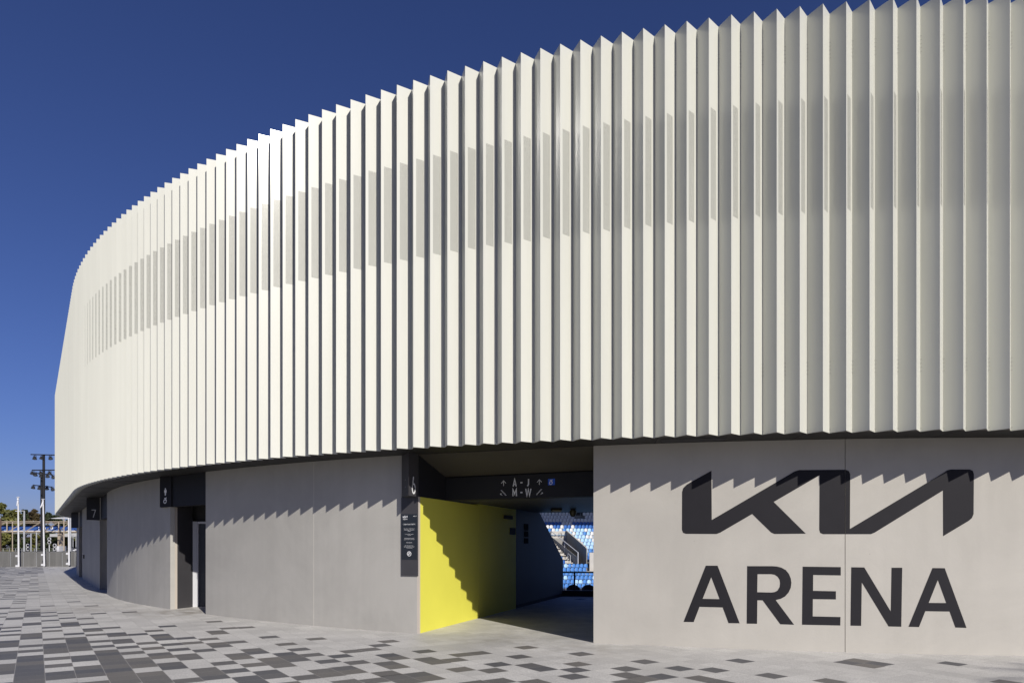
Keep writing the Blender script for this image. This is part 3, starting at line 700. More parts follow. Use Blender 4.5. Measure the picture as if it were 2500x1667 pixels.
crop(K, 600, 1467, [(225,680,315,712),(525,812,630,857),(755,915,860,960),(-140,920,60,1025),(470,998,820,1172),(980,1018,1100,1070),(1525,1042,1655,1092),(1260,1140,1405,1200),(1760,948,1900,998),(2140,912,2270,960),
 (1835,1162,1985,1220),(165,1095,510,1290),(60,1350,310,1500),(800,1445,940,1522),(1120,1325,1410,1470),(1540,1275,1860,1410),(-40,1445,120,1590),(1600,1560,1680,1600),(2080,1500,2280,1600),(640,1568,760,1640),(1140,712,1215,750)])
crop(K, 900, 1467, [(175,762,300,797),(-20,835,110,880),(100,1022,430,1135),(50,1182,400,1305),(0,1370,160,1440),(200,1445,360,1525),(640,1380,1040,1550),(400,1530,520,1600),(-40,1465,100,1590),(820,950,980,997),(825,1100,1210,1215),
 (1400,1110,1570,1165),(1550,1015,1740,1058),(1920,978,2130,1020),(1445,1297,1655,1360),(2070,1315,2290,1380),(2200,1195,2430,1255),(1830,1560,2000,1620),(2180,1510,2400,1600)])
crop(K, 1200, 1467, [(500,872,690,907),(310,1043,540,1098),(455,1217,950,1343),(1510,990,1760,1043),(1400,1188,1660,1245),(1340,1300,1610,1360),(1275,1425,1560,1495),(490,1535,800,1610)])
crop(K, 1500, 1467, [(300,1143,590,1203),(-20,1275,270,1335),(-30,1395,270,1455),(-120,1560,140,1620),(250,1475,560,1550),(640,1430,960,1480),(930,1275,1260,1335),(1590,1303,1930,1370),(2080,1130,2430,1190),(1340,1450,1720,1535),(1740,1530,2100,1600)])
crop(2.613, 1600, 1080, [(620,1483,745,1507),(990,1522,1110,1545),(1135,1395,1400,1442),(1205,1381,1472,1426),(1830,1398,1955,1420)])
crop(5.88, 2100, 1540, [(1780,745,2200,800)])
runs = {}
for (p, q_) in DT:
    ua, va = uvp(*p); ub, vb = uvp(*q_); c = int(round((ua+ub)/2)); n = max(1, round((va-vb)/.272)); mid = (va+vb)/2
    runs.setdefault(c, []).append((mid-n*.136, mid+n*.136))
U0, U1, V0, V1 = -14, 70, -5.0, 61.0
verts = []; faces = []; tone = []
def dist_wall(P):
    return min((P-q_).length for q_ in WSAMP)
WSAMP = curve(-26, 140, WOFF, 2)
rnd = random.Random(5)
for c in range(U0, U1):
    R_ = sorted(runs.get(c, []))
    ends = []; v = V0+rnd.choice((0, .136))
    # regions covered by transcription
    seq = []
    lastv = v
    for a, b in R_:
        if a < lastv: a = lastv
        if b <= a+.05: continue
        if a-lastv > .03: seq.append((lastv, a, 0))
        seq.append((a, b, 1)); lastv = b
    seq.append((lastv, V1, 0))
    for a, b, dk in seq:
        n = max(1, round((b-a)/.272))
        for k in range(n):
            va, vb = lerp(a, b, k/n), lerp(a, b, (k+1)/n); u0 = (c+.30)*CW; u1 = u0+CW
            m_ = D2*((u0+u1)/2)+D1*((va+vb)/2)
            if -7 < m_.x < 44 and m_.y > 20.35: continue
            dark = dk
            if not dk and m_.y > .5:
                yy = HZ+(EYE-g(m_.x))*F/m_.y; xx = 1250+F*m_.x/m_.y
                if yy < 1463 or xx < -25 or xx > 2520 or yy > 1672:
                    dw = 9
                    if m_.y < 50: dw = dist_wall(m_)
                    pr = (.36 if c < 1 else (.10 if c < 3 else .05)) if yy < 1463 else .33
                    pr *= max(0, min(1, (dw-1.3)/2.0))
                    dark = 1 if rnd.random() < pr else (rnd.choice((0, 0, .12, .25, .5)) if c < 1 and yy < 1463 else rnd.choice((0, 0, 0, .05, .10)))
            elif not dk: dark = 1 if rnd.random() < .35 else 0
            i0 = len(verts)
            for (u, vv) in ((u0, va), (u1, va), (u1, vb), (u0, vb)):
                P = D2*u+D1*vv; verts.append((P.x, P.y, g(P.x)))
            faces.append((i0, i0+1, i0+2, i0+3)); tone.append((dark, rnd.random()))
me = bpy.data.meshes.new('paved_plaza'); me.from_pydata(verts, [], faces)
ca = me.color_attributes.new('tone', 'FLOAT_COLOR', 'CORNER'); me.uv_layers.new(name='UVMap'); ca = me.color_attributes['tone']; ul = me.uv_layers['UVMap']
for p in me.polygons:
    for li, q_ in zip(p.loop_indices, ((0, 0), (1, 0), (1, 1), (0, 1))):
        ul.data[li].uv = q_; ca.data[li].color = (tone[p.index][0], tone[p.index][1], 0, 1)
me.materials.append(M['paver']); o = bpy.data.objects.new('pavement', me); COL.objects.link(o); o['kind'] = 'structure'
# surrounding ground with the bowl left open
mg = mat('ground_asphalt', (.085, .083, .08), .9, nscale=.3, namt=.25)
s = MB(); X0, X1, Y0, Y1 = -6.9, 44, 20.5, 110; BIG = 1500; zg = -.16
for (a, b, c, d) in ((-BIG, BIG, -BIG, Y0), (-BIG, X0, Y0, Y1), (X1, BIG, Y0, Y1), (-BIG, BIG, Y1, BIG)):
    s.add([(a, c, zg), (b, c, zg), (b, d, zg), (a, d, zg)], [(0, 1, 2, 3)])
o = s.build('ground', mg); o['kind'] = 'structure'
s = MB(); s.add([(X0, Y0, -3.9), (X1, Y0, -3.9), (X1, Y1, -3.9), (X0, Y1, -3.9)], [(0, 1, 2, 3)])
for (a, b) in (((X0, Y0), (X1, Y0)), ((X1, Y0), (X1, Y1)), ((X1, Y1), (X0, Y1)), ((X0, Y1), (X0, Y0))):
    s.add([(*a, -3.9), (*b, -3.9), (*b, zg), (*a, zg)], [(0, 1, 2, 3)])
o = s.build('court_floor', mat('court_floor', (.10, .22, .40), .7, nscale=.5, namt=.05)); o['kind'] = 'structure'

# ------------------------------------------------------------------ far grandstand
KR = 21; SY = .47
def rowY(k): return 76+.85*k
def rowZ(k): return EYE-4.42-.30+.419*k+.00098*k*k       # tread level (seat-back top is .30..  above)
G = thing('grandstand', (8, 76, -3.9), 'pale concrete stepped stand seen across the court through the gate', 'grandstand')
XA, XB = -8, 28
s = MB()
# vomitory slot
def slotL(Y): return lerp(7.75, 5.0, (Y-81)/7.0)
def slotR(Y): return lerp(8.95, 7.1, (Y-81)/7.0)
TR = .45
for k in range(KR+1):
    y0, y1 = rowY(k)-.15, rowY(k)+.70; z = rowZ(k)-.45
    if 6 <= k <= 13:
        l = slotL(rowY(k)); r = slotR(rowY(k))
        s.prism([(XA, y0), (l, y0), (l, y1+.01), (XA, y1+.01)], -3.9, z); s.prism([(r, y0), (XB, y0), (XB, y1+.01), (r, y1+.01)], -3.9, z)
    else: s.prism([(XA, y0), (XB, y0), (XB, y1+.01), (XA, y1+.01)], -3.9, z)
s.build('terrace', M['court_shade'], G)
# stairs beside the slot, front wall of the upper block, slot back wall with number, side walls
s = MB()
for k in range(5, 14):
    for hf in (0, 1):
        Yc = rowY(k)+hf*.42; l = slotL(Yc)-.05; z = rowZ(k)-.45+hf*.21
        s.prism([(l-lerp(1.35, .35, (k-5)/8.5), Yc-.15), (l, Yc-.15), (l, Yc+.28), (l-lerp(1.35, .35, (k-5)/8.5), Yc+.28)], z-.3, z+.10)
s.build('stairs', M['court_concrete'], G)
s = MB(); s.prism([(4.95, 87.9), (7.15, 87.9), (7.15, 88.2), (4.95, 88.2)], -1, 3.30); s.build('tunnel_wall', M['court_concrete'], G)
A = Art((4.95, 87.9), (7.15, 87.9), .02); A.text('12', .95, 2.45, .85, .7); A.build('number', M['ink'], G)
def raking(P0, P1, z0a, z1a, z0b, z1b, th, m, name):
    s = MB(); a, b = Vector(P0), Vector(P1); n_ = Vector(((b-a).y, -(b-a).x)).normalized()*th
    s.prism([a, b, b+n_, a+n_], [z0a, z0b, z0b, z0a], [z1a, z1b, z1b, z1a]); return s.build(name, m, G)
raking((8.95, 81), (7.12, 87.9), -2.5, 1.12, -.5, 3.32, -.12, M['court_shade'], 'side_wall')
raking((8.93, 80.98), (7.10, 87.88), 1.13, 1.21, 3.33, 3.41, -.18, M['court_concrete'], 'wall_capping')
raking((9.15, 80.7), (12.5, 80.7), -2.5, .62, -2.5, .62, .15, M['court_concrete'], 'front_wall')
s = MB()
s.tube([(7.83, 81, .62), (5.06, 87.9, 3.3)], .05); s.tube([(7.83, 81, .62), (7.83, 81, -.7)], .05); s.tube([(6.5, 84.3, 1.9), (6.5, 84.3, .6)], .03)
s.build('handrail', M['white_metal'], G)
s = MB(); s.tube([(7.0, 82, .25), (6.75, 82.6, .5)], .03); s.tube([(7.0, 82, .25), (7.0, 82, -.9)], .03); s.tube([(6.75, 82.6, .5), (6.75, 82.6, -.6)], .03); s.build('handrail', M['white_metal'], G)
raking((7.80, 81.02), (5.05, 87.88), -1.2, -.0, .6, 2.6, .04, M['court_shade'], 'balustrade')
# back wall with dark portal and roof above the top rows
s = MB(); s.prism([(XA, 94.6), (XB, 94.6), (XB, 95), (XA, 95)], -3.9, 11); s.build('back_wall', M['charcoal'], G)
s = MB(); s.prism([(8.95, 94.4), (9.75, 94.4), (9.75, 94.58), (8.95, 94.58)], 4.7, 6.0); s.build('portal', M['inner'], G)
s = MB()
for x in (9.45, 9.68): s.tube([(x, 94.2, 4.8), (x, 94.2, 5.9)], .03)
s.build('portal_post', M['rail'], G)
s = MB(); s.prism([(XA, 80.8), (XB, 80.8), (XB, 95), (XA, 95)], 10.3, 10.7); s.build('stand_roof', M['roof'], G)

# seats
def seat_mesh(m):
    s = MB()
    n = 6; pr = []
    for k_ in range(n+1):
        x = lerp(-.205, .205, k_/n); c = 1-(abs(x)/.205)**2.5; pr.append((x, c))
    vs = []
    for x, c in pr:
        yb = .05*c
        vs += [(x, yb, .02), (x, yb+.02, .30+.10*c), (x, yb+.05, .30+.10*c), (x, yb+.05, .0)]
    fs = []
    for i in range(n):
        for j in range(4): fs.append((4*i+j, 4*i+4+j, 4*i+4+(j+1) % 4, 4*i+(j+1) % 4))
    fs += [(0, 1, 2, 3), tuple(4*n+j for j in (3, 2, 1, 0))]
    s.add(vs, fs)
    s.add([(-.19, -.36, .0), (.19, -.36, .0), (.20, .03, -.03), (-.20, .03, -.03), (-.19, -.36, -.05), (.19, -.36, -.05), (.20, .03, -.08), (-.20, .03, -.08)],
          [(0, 1, 2, 3), (7, 6, 5, 4), (0, 4, 5, 1), (1, 5, 6, 2), (2, 6, 7, 3), (3, 7, 4, 0)])
    s.box((0, .02, -.2), (.05, .05, .26))
    me = s.mesh('stadium_seat', (0, 0, 0)); me.materials.append(m); return me
SM = {k: seat_mesh(M['seat_'+k]) for k in ('white', 'pale', 'royal', 'mid', 'black')}
ORD = ['first', 'second', 'third', 'fourth', 'fifth', 'sixth', 'seventh', 'eighth', 'ninth', 'tenth', 'eleventh', 'twelfth', 'thirteenth', 'fourteenth', 'fifteenth', 'sixteenth', 'seventeenth', 'eighteenth', 'nineteenth', 'twentieth', 'twenty-first', 'twenty-second']
NM = {'white': 'white', 'pale': 'pale blue', 'royal': 'royal blue', 'mid': 'mid blue'}
rs = random.Random(3); cnt = 0; OUT = {k_: [] for k_ in ('white', 'pale', 'royal', 'mid')}
for k in range(KR-1, -1, -1):
    Y = rowY(k); z = rowZ(k); nseen = 0
    zt = z+.35
    xs = []
    j = int(-7.5/SY)
    while j*SY < 27:
        x = j*SY+(SY/2 if k % 2 else 0); j += 1
        px = 1250+F*x/Y; py = HZ-(zt-EYE)/Y*F
        left = 1316+(py-1250)*.496 if py < 1368 else 1375
        outside = px < left-7 or px > 1456
        if 6 <= k <= 13 and slotL(Y)-lerp(1.35, .45, (k-5)/8.5)-.2 < x < slotR(Y)+.15: continue
        if k in (4, 5) and px > 1431: continue
        if k >= 19 and 8.6 < x < 9.8: continue
        if outside:
            kk = 'white' if k >= 17 else (rs.choice(('pale', 'pale', 'white')) if k >= 11 else ('mid' if k < 6 else rs.choice(('pale', 'mid', 'royal'))))
            OUT[kk].append((x, Y+.12, z)); continue
        xs.append((x, px, left))
    for x, px, left in xs:
        r = rs.random()
        if k >= 18: c = 'white'
        elif k == 17: c = 'royal' if (px < 1368 or px > 1395) else 'white'
        elif k == 16: c = 'royal' if r < .6 else 'white'
        elif k >= 11: c = 'pale' if r < .58 else ('white' if r < .92 else 'mid')
        elif k >= 6: c = 'pale' if r < .42 else ('white' if r < .55 else ('mid' if r < .78 else 'royal'))
        else: c = 'mid' if r < .9 else 'pale'
        if px > left+1: nseen += 1
        o = bpy.data.objects.new('stadium_seat', SM[c]); COL.objects.link(o); o.location = (x, Y+.12, z); cnt += 1
        if px > left+1: lab = '%s seat, %s in view from the left in the %s row from the top' % (NM[c], ORD[nseen-1], ORD[KR-1-k])
        else: lab = '%s seat cut off by the passage wall in the %s row from the top' % (NM[c], ORD[KR-1-k])
        tag(o, lab, 'seat', 'seats of the far stand')
print('seats', cnt)
bms = bmesh.new(); me = bpy.data.meshes.new('far_stand_seats')
for q_, kk in enumerate(OUT):
    me.materials.append(M['seat_'+kk])
    for p_ in OUT[kk]:
        n0 = len(bms.faces); tmp = SM[kk].copy(); tmp.transform(Matrix.Translation(p_)); bms.from_mesh(tmp); bpy.data.meshes.remove(tmp)
        bms.faces.ensure_lookup_table()
        for f_ in bms.faces[n0:]: f_.material_index = q_
bms.to_mesh(me); bms.free()
o = bpy.data.objects.new('stadium_seats', me); COL.objects.link(o); tag(o, 'blue and white seats filling the rest of the far stand', 'seats', None, 'stuff')
# near edge: kerb, rail, dark seat backs
s = MB(); s.prism([(0, 20.15), (5, 19.6), (5, 19.9), (0, 20.45)], -.3, .17); o = s.build('kerb', M['black_metal']); tag(o, 'low dark kerb at the inner end of the passage floor', 'kerb')
t = thing('guard_rail', (1.85, 20.35, 0), 'thin black guard rail across the inner end of the passage', 'railing')
s = MB(); s.tube([(.9, 20.35, .69), (4.6, 20.1, .69)], .022); s.build('top_rail', M['black_metal'], t)
s = MB(); s.tube([(1.86, 20.3, 0), (1.86, 20.3, .69)], .025); s.build('post', M['black_metal'], t)
s = MB(); s.tube([(3.6, 20.18, 0), (3.6, 20.18, .69)], .025); s.build('post', M['black_metal'], t)
NB = [('black seat back left of the guard rail post, seen from behind', 1400), ('black seat back right of the guard rail post, seen from behind', 1437), ]
for lab, px in NB:
    x = (px-1250)/F*21.2
    o = bpy.data.objects.new('stadium_seat', SM['black']); COL.objects.link(o); o.location = (x, 21.2, -.13); tag(o, lab, 'seat', 'dark seat backs at the passage end')
o.scale = (1, 1, 1)
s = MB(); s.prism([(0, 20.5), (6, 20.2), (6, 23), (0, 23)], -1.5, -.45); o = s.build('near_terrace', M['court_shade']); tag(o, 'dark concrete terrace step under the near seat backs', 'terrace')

# ------------------------------------------------------------------ background beyond the plaza
YB = 47.0
t = thing('concrete_barrier', (-34, YB, 0), 'low weathered grey concrete barrier wall along the plaza edge', 'wall')
xw = 31.5/F*YB
for j in range(-6, 16):
    px = -6+j*31.5; x = (px-1250)/F*YB
    s = MB(); b = .012
    s.prism([(x+b, YB), (x+xw-b, YB), (x+xw-b, YB+.4), (x+b, YB+.4)], -.1, .98)
    s.add([(x+b, YB, .98), (x+xw-b, YB, .98), (x+xw-b, YB+.4, .98), (x+b, YB+.4, .98), (x+b+.02, YB+.12, 1.07), (x+xw-b-.02, YB+.12, 1.07), (x+xw-b-.02, YB+.34, 1.07), (x+b+.02, YB+.34, 1.07)],
          [(0, 1, 5, 4), (1, 2, 6, 5), (2, 3, 7, 6), (3, 0, 4, 7), (4, 5, 6, 7)])
    s.build('panel', M['barrier'], t)
s = MB()
for j in range(-5, 16):
    x = (-6+j*31.5-1250)/F*YB; s.box((x, YB+.02, .48), (.022, .03, 1.0))
s.build('joint_filler', M['grey_metal'], t)
YP = 46.3
def flagpole(px0, px1, ytop, yb, label):
    b = at(px0, yb, YP); tp_ = at(px1, ytop, YP)
    t = thing('flagpole', (b.x, b.y, b.z), label, 'flagpole', 'white flagpoles in front of the barrier')
    s = MB(); s.tube([b, tp_], [.058, .042], 10); s.build('pole', M['white_metal'], t)
    s = MB(); s.tube([tp_, tp_+Vector((0, 0, .035))], [.11, .08], 12); s.build('cap', M['white_metal'], t)
    for yy in (yb-28, yb-3.5):
        q_ = at(px0-4.5, yy, YP); s = MB(); s.box((q_.x, q_.y+.05, q_.z), (.16, .14, .12)); s.box((q_.x+.10, q_.y+.03, q_.z), (.12, .05, .05)); s.build('bracket', M['white_metal'], t)
    s = MB(); pts = []; rr = []
    for k_ in range(9):
        f = k_/8; pts.append(tp_+Vector((.03*sin(f*4)-.13*f*f*(1 if px0 > 60 else .1), -.07, -.06-.52*f))); rr.append(.028+.026*sin(pi*f))
    s.tube(pts, rr, 7); s.build('flag', mat('flag_cloth', (.72, .72, .74), .8), t)
flagpole(45.3, 44, 1213.5, 1384.5, 'white flagpole with furled flag, leftmost of the three by the barrier')
flagpole(107.8, 105, 1218.5, 1381.5, 'white flagpole with furled flag in front of the black floodlight masts')
flagpole(168.5, 167, 1219, 1379, 'white flagpole nearest the arena wall, right of the other two')

def lamp(c, r, tilt, parent):
    d = Vector((sin(tilt), -.25, -cos(tilt))).normalized()
    s = MB(); s.tube([c-d*r*.9, c-d*r*.3, c+d*r*.55, c+d*r*.8], [r*.25, r*.55, r*1.0, r*1.0], 10); o = s.build('floodlight', M['black_metal'], parent)
    s = MB(); s.tube([c+d*r*.81, c+d*r*.85], [r*.9, r*.88], 10); s.build('lens', M['glass'], o)
    s = MB(); a = Vector((cos(tilt), 0, sin(tilt)))
    s.tube([c+a*r*.9, c+a*r*.8-d*r*.9, c-d*r*1.45, c-a*r*.8-d*r*.9, c-a*r*.9], r*.10, 5); s.build('yoke', M['black_metal'], o)
def mast(px, ytop, Y, rb, rt, bars, label):
    b = at(px, 1352, Y); b.z = -.1; tp_ = at(px, ytop, Y)
    t = thing('floodlight_mast', b, label, 'light mast', 'black floodlight masts')
    s = MB(); s.tube([b, tp_], [rb, rt], 12); s.build('pole', M['black_metal'], t)
    for (x0, y0, x1, y1, lamps) in bars:
        s = MB(); s.tube([at(x0, y0, Y-.1), at(x1, y1, Y-.1)], .05, 6); s.build('crossbar', M['black_metal'], t)
        for (x, y, ti) in lamps: lamp(at(x, y, Y-.15), .175, ti, t)
mast(106.6, 1110, 60, .12, .10, [(75, 1109, 140.5, 1110.5, [(84.5, 1117, .1), (102, 1117, -.1), (123, 1117, .35), (141.5, 1119, .3)]),
   (78, 1147.2, 140, 1147, [(79, 1154, -.1), (99.5, 1154, .2), (120.8, 1154, .15), (140.5, 1153.5, .3)])], 'taller black floodlight mast with two level lamp bars')
mast(102.4, 1158, 63, .13, .13, [(84, 1154, 128, 1159, [(86.5, 1157.5, .2), (100.5, 1161, 0), (115.5, 1161, .4), (129.5, 1163.5, .6)]),
   (81, 1183.7, 127, 1188.4, [(81, 1188.5, 0), (96.2, 1190.3, .2), (114, 1191, .3), (128, 1193, .6)])], 'shorter black floodlight mast with two tilted lamp bars')
def post(name, px, yt, yb, Y, r, m, label, cat, group=None):
    b = at(px, yb, Y); b.z = -.12; s = MB(); s.tube([b, at(px, yt, Y)], r, 8); o = s.build(name, m); tag(o, label, cat, group); return o
t = thing('street_lamp', (*at(58.8, 1352, 55).xy, -.12), 'grey lamp post with a short left arm behind the barrier', 'street lamp')
s = MB(); b = at(58.8, 1352, 55); b.z = -.12; s.tube([b, at(58.8, 1262, 55), at(59.2, 1246, 55)], [.075, .07, .05], 10); s.build('post', M['grey_metal'], t)
s = MB(); s.tube([at(59.2, 1246.5, 55), at(41, 1247, 55)], .028, 6); s.build('arm', M['white_metal'], t)
s = MB(); p = at(44, 1247.2, 55); s.box(p, (.35, .16, .05)); s.build('lamp_head', M['white_metal'], t)
t = thing('street_lamp', (*at(171.8, 1352, 54).xy, -.12), 'white lamp post with long tapered lamp arm beside the number 8 sign', 'street lamp')
s = MB(); b = at(171.8, 1352, 54); b.z = -.12; s.tube([b, at(171.8, 1263, 54)], .06, 10); s.build('post', M['grey_metal'], t)
s = MB(); s.tube([at(172, 1264, 54), at(150, 1264.5, 54)], .05, 6); s.build('arm', M['white_metal'], t)
s = MB(); s.tube([at(152, 1264.4, 54), at(140, 1264.6, 54), at(124.5, 1265, 54)], [.07, .06, .015], 8); s.build('lamp_head', M['white_metal'], t)
post('sign_post', 30.2, 1272, 1345, 58, .04, M['beige_steel'], 'thin beige post left of the leftmost flagpole', 'post')
post('sign_post', 155.9, 1262, 1345, 58, .045, M['beige_steel'], 'thin beige post between the lamp arm and the wide bridge pier', 'post')
post('timber_post', .6, 1265, 1350, 52, .07, mat('brown_post', (.10, .06, .045), .8), 'dark brown post at the left edge of the picture', 'post')
# truss bridge
YT = 70
t = thing('truss_bridge', at(90, 1352, YT), 'beige steel truss footbridge with a blue banner behind the barrier', 'bridge')
def beam(p, q_, w_, name='beam', m='beige_steel', Y=YT, mb=None):
    s = mb or MB(); s.tube([at(*p, Y), at(*q_, Y)], w_/2, 4)
    if mb is None: return s.build(name, M[m], t)
beam((-30, 1273.2), (176, 1273.2), .11, 'top_chord'); s = MB(); s.tube([at(-30, 1276.6, YT+1.6), at(176, 1276.6, YT+1.6)], .035, 4); s.build('rear_chord', M['beige_steel'], t)
beam((-30, 1298), (195, 1298), .15, 'bottom_chord')
for x in (16.5, 142.8): beam((x, 1274), (x, 1298), .12, 'upright')
for a, b in (((22, 1296.5), (57, 1275)), ((63, 1296.5), (97.5, 1275)), ((110, 1295), (140.5, 1275)), ((145, 1296.5), (168, 1276)), ((1, 1282), (14, 1275)), ((-25, 1296.5), (-2, 1284)), ((196, 1296), (180, 1280))):
    beam(a, b, .10, 'diagonal')
s = MB(); c = at(93, 1289, YT+.7); s.box((c.x, c.y, c.z), ((225)/F*YT, .05, 11.5/F*YT)); bn = s.build('banner', M['banner'], t)
A = Art((at(79, 1293.5, YT).x, YT+.66), (at(125, 1293.5, YT).x, YT+.66), .01)
zb_ = at(0, 1293.4, YT).z
A.stroke([(.20, zb_), (.20, zb_+.36)], .07); A.stroke([(.36, zb_+.36), (.56, zb_+.36), (.46, zb_+.2), (.56, zb_+.12), (.50, zb_+.02), (.36, zb_+.02)], .06); A.arc(.78, zb_+.18, .11, .17, 0, 360, .06, 12, closed=True); A.stroke([(1.42, zb_+.1), (1.62, zb_+.4)], .07)
A.stroke([(-3.4, at(0, 1295, YT).z), (4.2, at(0, 1295, YT).z)], .06); A.disc(1.55, at(0, 1288, YT).z, .14); A.build('banner_lettering', M['white'], bn)
for x in (138.5, 147.5)[:1]:
    s = MB(); c = at(143, 1298, YT+.3); s.prism([(at(138.7, 0, YT).x, YT+.1), (at(147.5, 0, YT).x, YT+.1), (at(147.5, 0, YT).x, YT+.6), (at(138.7, 0, YT).x, YT+.6)], -.12, c.z-.05); s.build('pier', M['beige_steel'], t)
for x, yt in ((75.5, 1301), (88.8, 1298.5)):
    s = MB(); b = at(x, 1350, YT); b.z = -.12; s.tube([b, at(x, yt, YT)], .06, 8); s.build('support', M['grey_metal'], t)
s = MB(); s.tube([at(30, 1301.5, YT), at(100, 1301.8, YT)], .03, 5); s.tube([at(89, 1300, YT), at(98, 1308, YT)], .015, 4); s.build('service_pipe', M['grey_metal'], t)
# ramp slab behind
s = MB(); a = at(121, 1306, 78); b = at(200, 1304, 78); s.add([(a.x, 78, a.z-.18), (b.x, 78, b.z-.25), (b.x, 78, b.z+.18), (a.x, 78, a.z+.15), (a.x, 80, a.z-.18), (b.x, 80, b.z-.25), (b.x, 80, b.z+.18), (a.x, 80, a.z+.15)],
    [(0, 1, 2, 3), (7, 6, 5, 4), (0, 4, 5, 1), (3, 2, 6, 7), (0, 3, 7, 4), (1, 5, 6, 2)]); o = s.build('ramp', mat('pale_ramp', (.42, .42, .42), .8)); tag(o, 'pale grey concrete ramp deck behind the truss bridge', 'ramp')
# ring signals
def signal(px, y0, y1, label, Y=58):
    t = thing('rail_signal', (*at(px, 1352, Y).xy, -.12), label, 'signal', 'round twin signals behind the barrier')
    s = MB(); b = at(px, 1352, Y+.12); b.z = -.12; s.tube([b, at(px, y0, Y+.12)], .035, 6); s.build('post', M['white_metal'], t)
    for y in (y0, y1):
        c = at(px, y, Y); r = .135
        s = MB(); s.tube([c+Vector((0, .08, 0)), c], r*.8, 14); o = s.build('signal_head', M['black_metal'], t)
        s = MB(); n = 18; vs = []; fs = []
        for k_ in range(n):
            an = 2*pi*k_/n
            for (rr_, dy) in ((r*.78, -.01), (r*1.06, -.01), (r*1.06, .05), (r*.78, .05)): vs.append((c.x+rr_*cos(an), c.y+dy, c.z+rr_*sin(an)))
        for k_ in range(n):
            for j_ in range(4): fs.append((4*k_+j_, 4*((k_+1) % n)+j_, 4*((k_+1) % n)+(j_+1) % 4, 4*k_+(j_+1) % 4))
        s.add(vs, fs); s.build('rim', M['white_metal'], o)
signal(67.6, 1331, 1339.2, 'twin round white rimmed signal left of the black masts')
signal(120, 1315.2, 1323.4, 'twin round white rimmed signal raised on a post right of the masts')
signal(133, 1330.6, 1339.2, 'twin round white rimmed signal beside the white cabinet')
s = MB(); c = at(140.8, 1352, 58); s.prism([(c.x-.10, 58), (c.x+.12, 58), (c.x+.12, 58.3), (c.x-.10, 58.3)], -.12, at(0, 1332.3, 58).z); s.box((c.x, 57.99, 1.2), (.15, .02, .25)); o = s.build('equipment_cabinet', M['white_metal']); tag(o, 'narrow white equipment cabinet behind the barrier', 'cabinet')
s = MB(); c = at(149.6, 1352, 60); s.prism([(c.x-.19, 60), (c.x+.19, 60), (c.x+.19, 60.4), (c.x-.19, 60.4)], -.12, at(0, 1332.5, 60).z); s.box((c.x, 59.99, 1.15), (.30, .02, .30)); o = s.build('equipment_cabinet', M['grey_metal']); tag(o, 'wider grey equipment cabinet right of the white one', 'cabinet')
# overhead line poles and fence
for px, yt, lab in ((178, 1305, 'slim overhead line pole with short arm under the number 8 sign'), (185.3, 1307, 'slim overhead line pole with short arm right beside the arena wall')):
    t = thing('overhead_line_pole', (*at(px, 1352, 74).xy, -.12), lab, 'pole', 'overhead line poles')
    s = MB(); b = at(px, 1352, 74); b.z = -.12; s.tube([b, at(px, yt, 74)], .045, 6); s.build('pole', M['grey_metal'], t)
    s = MB(); s.tube([at(px, yt+3, 74), at(px-9, yt+3.4, 74)], .02, 4); s.tube([at(px, yt+8, 74), at(px-8, yt+4, 74)], .015, 4); s.build('arm', M['grey_metal'], t)
t = thing('wire_fence', (*at(60, 1345, 64).xy, -.12), 'thin grey wire fence showing just above the barrier', 'fence')
for j in range(14):
    px = -8+j*15.3; s = MB(); b = at(px, 1350, 64); b.z = -.12; s.tube([b, at(px, 1338, 64)], .022, 5); s.build('post', M['grey_metal'], t)
for y in (1338.3, 1343): s = MB(); s.tube([at(-12, y, 64), at(196, y, 64)], .010, 4); s.build('rail', M['grey_metal'], t)
t = thing('security_camera', at(182, 1346, 47.1), 'white box camera mounted on the end of the barrier', 'camera')
p = at(182.5, 1342, 47.15); MT = Matrix.Rotation(radians(-18), 3, 'Y')
s = MB(); s.box(p, (.20, .10, .085), M=MT); s.build('camera_body', M['white_metal'], t)
s = MB(); s.tube([p, (p.x, p.y, 1.05)], .02, 6); s.build('mount', M['white_metal'], t)

# ------------------------------------------------------------------ trees
def leaf_mat(name, c0, c1):
    m = bpy.data.materials.new(name); m.use_nodes = True; n = m.node_tree; b = n.nodes['Principled BSDF']
    geo = n.nodes.new('ShaderNodeNewGeometry')
    t = n.nodes.new('ShaderNodeTexNoise'); t.inputs['Scale'].default_value = .9; t.inputs['Detail'].default_value = 5; n.links.new(geo.outputs['Position'], t.inputs['Vector'])
    a = n.nodes.new('ShaderNodeMath'); a.operation = 'MULTIPLY_ADD'; n.links.new(geo.outputs['Random Per Island'], a.inputs[0]); a.inputs[1].default_value = .5
    r = n.nodes.new('ShaderNodeMapRange'); r.inputs[1].default_value = .35; r.inputs[2].default_value = .65; r.inputs[3].default_value = -.1; r.inputs[4].default_value = .6; n.links.new(t.outputs['Fac'], r.inputs[0]); n.links.new(r.outputs[0], a.inputs[2])
    x = n.nodes.new('ShaderNodeMix'); x.data_type = 'RGBA'; n.links.new(a.outputs[0], x.inputs[0]); x.inputs[6].default_value = (*c0, 1); x.inputs[7].default_value = (*c1, 1)
    n.links.new(x.outputs[2], b.inputs['Base Color']); b.inputs['Roughness'].default_value = .6
    b.inputs['Subsurface Weight'].default_value = 0
    return m
LM = [leaf_mat('olive_leaves', (.045, .055, .012), (.17, .16, .035)), leaf_mat('dark_leaves', (.018, .028, .010), (.055, .07, .022)), leaf_mat('bronze_leaves', (.045, .03, .018), (.10, .075, .03))]
bark = mat('bark', (.09, .07, .05), .9, nscale=5, namt=.3)
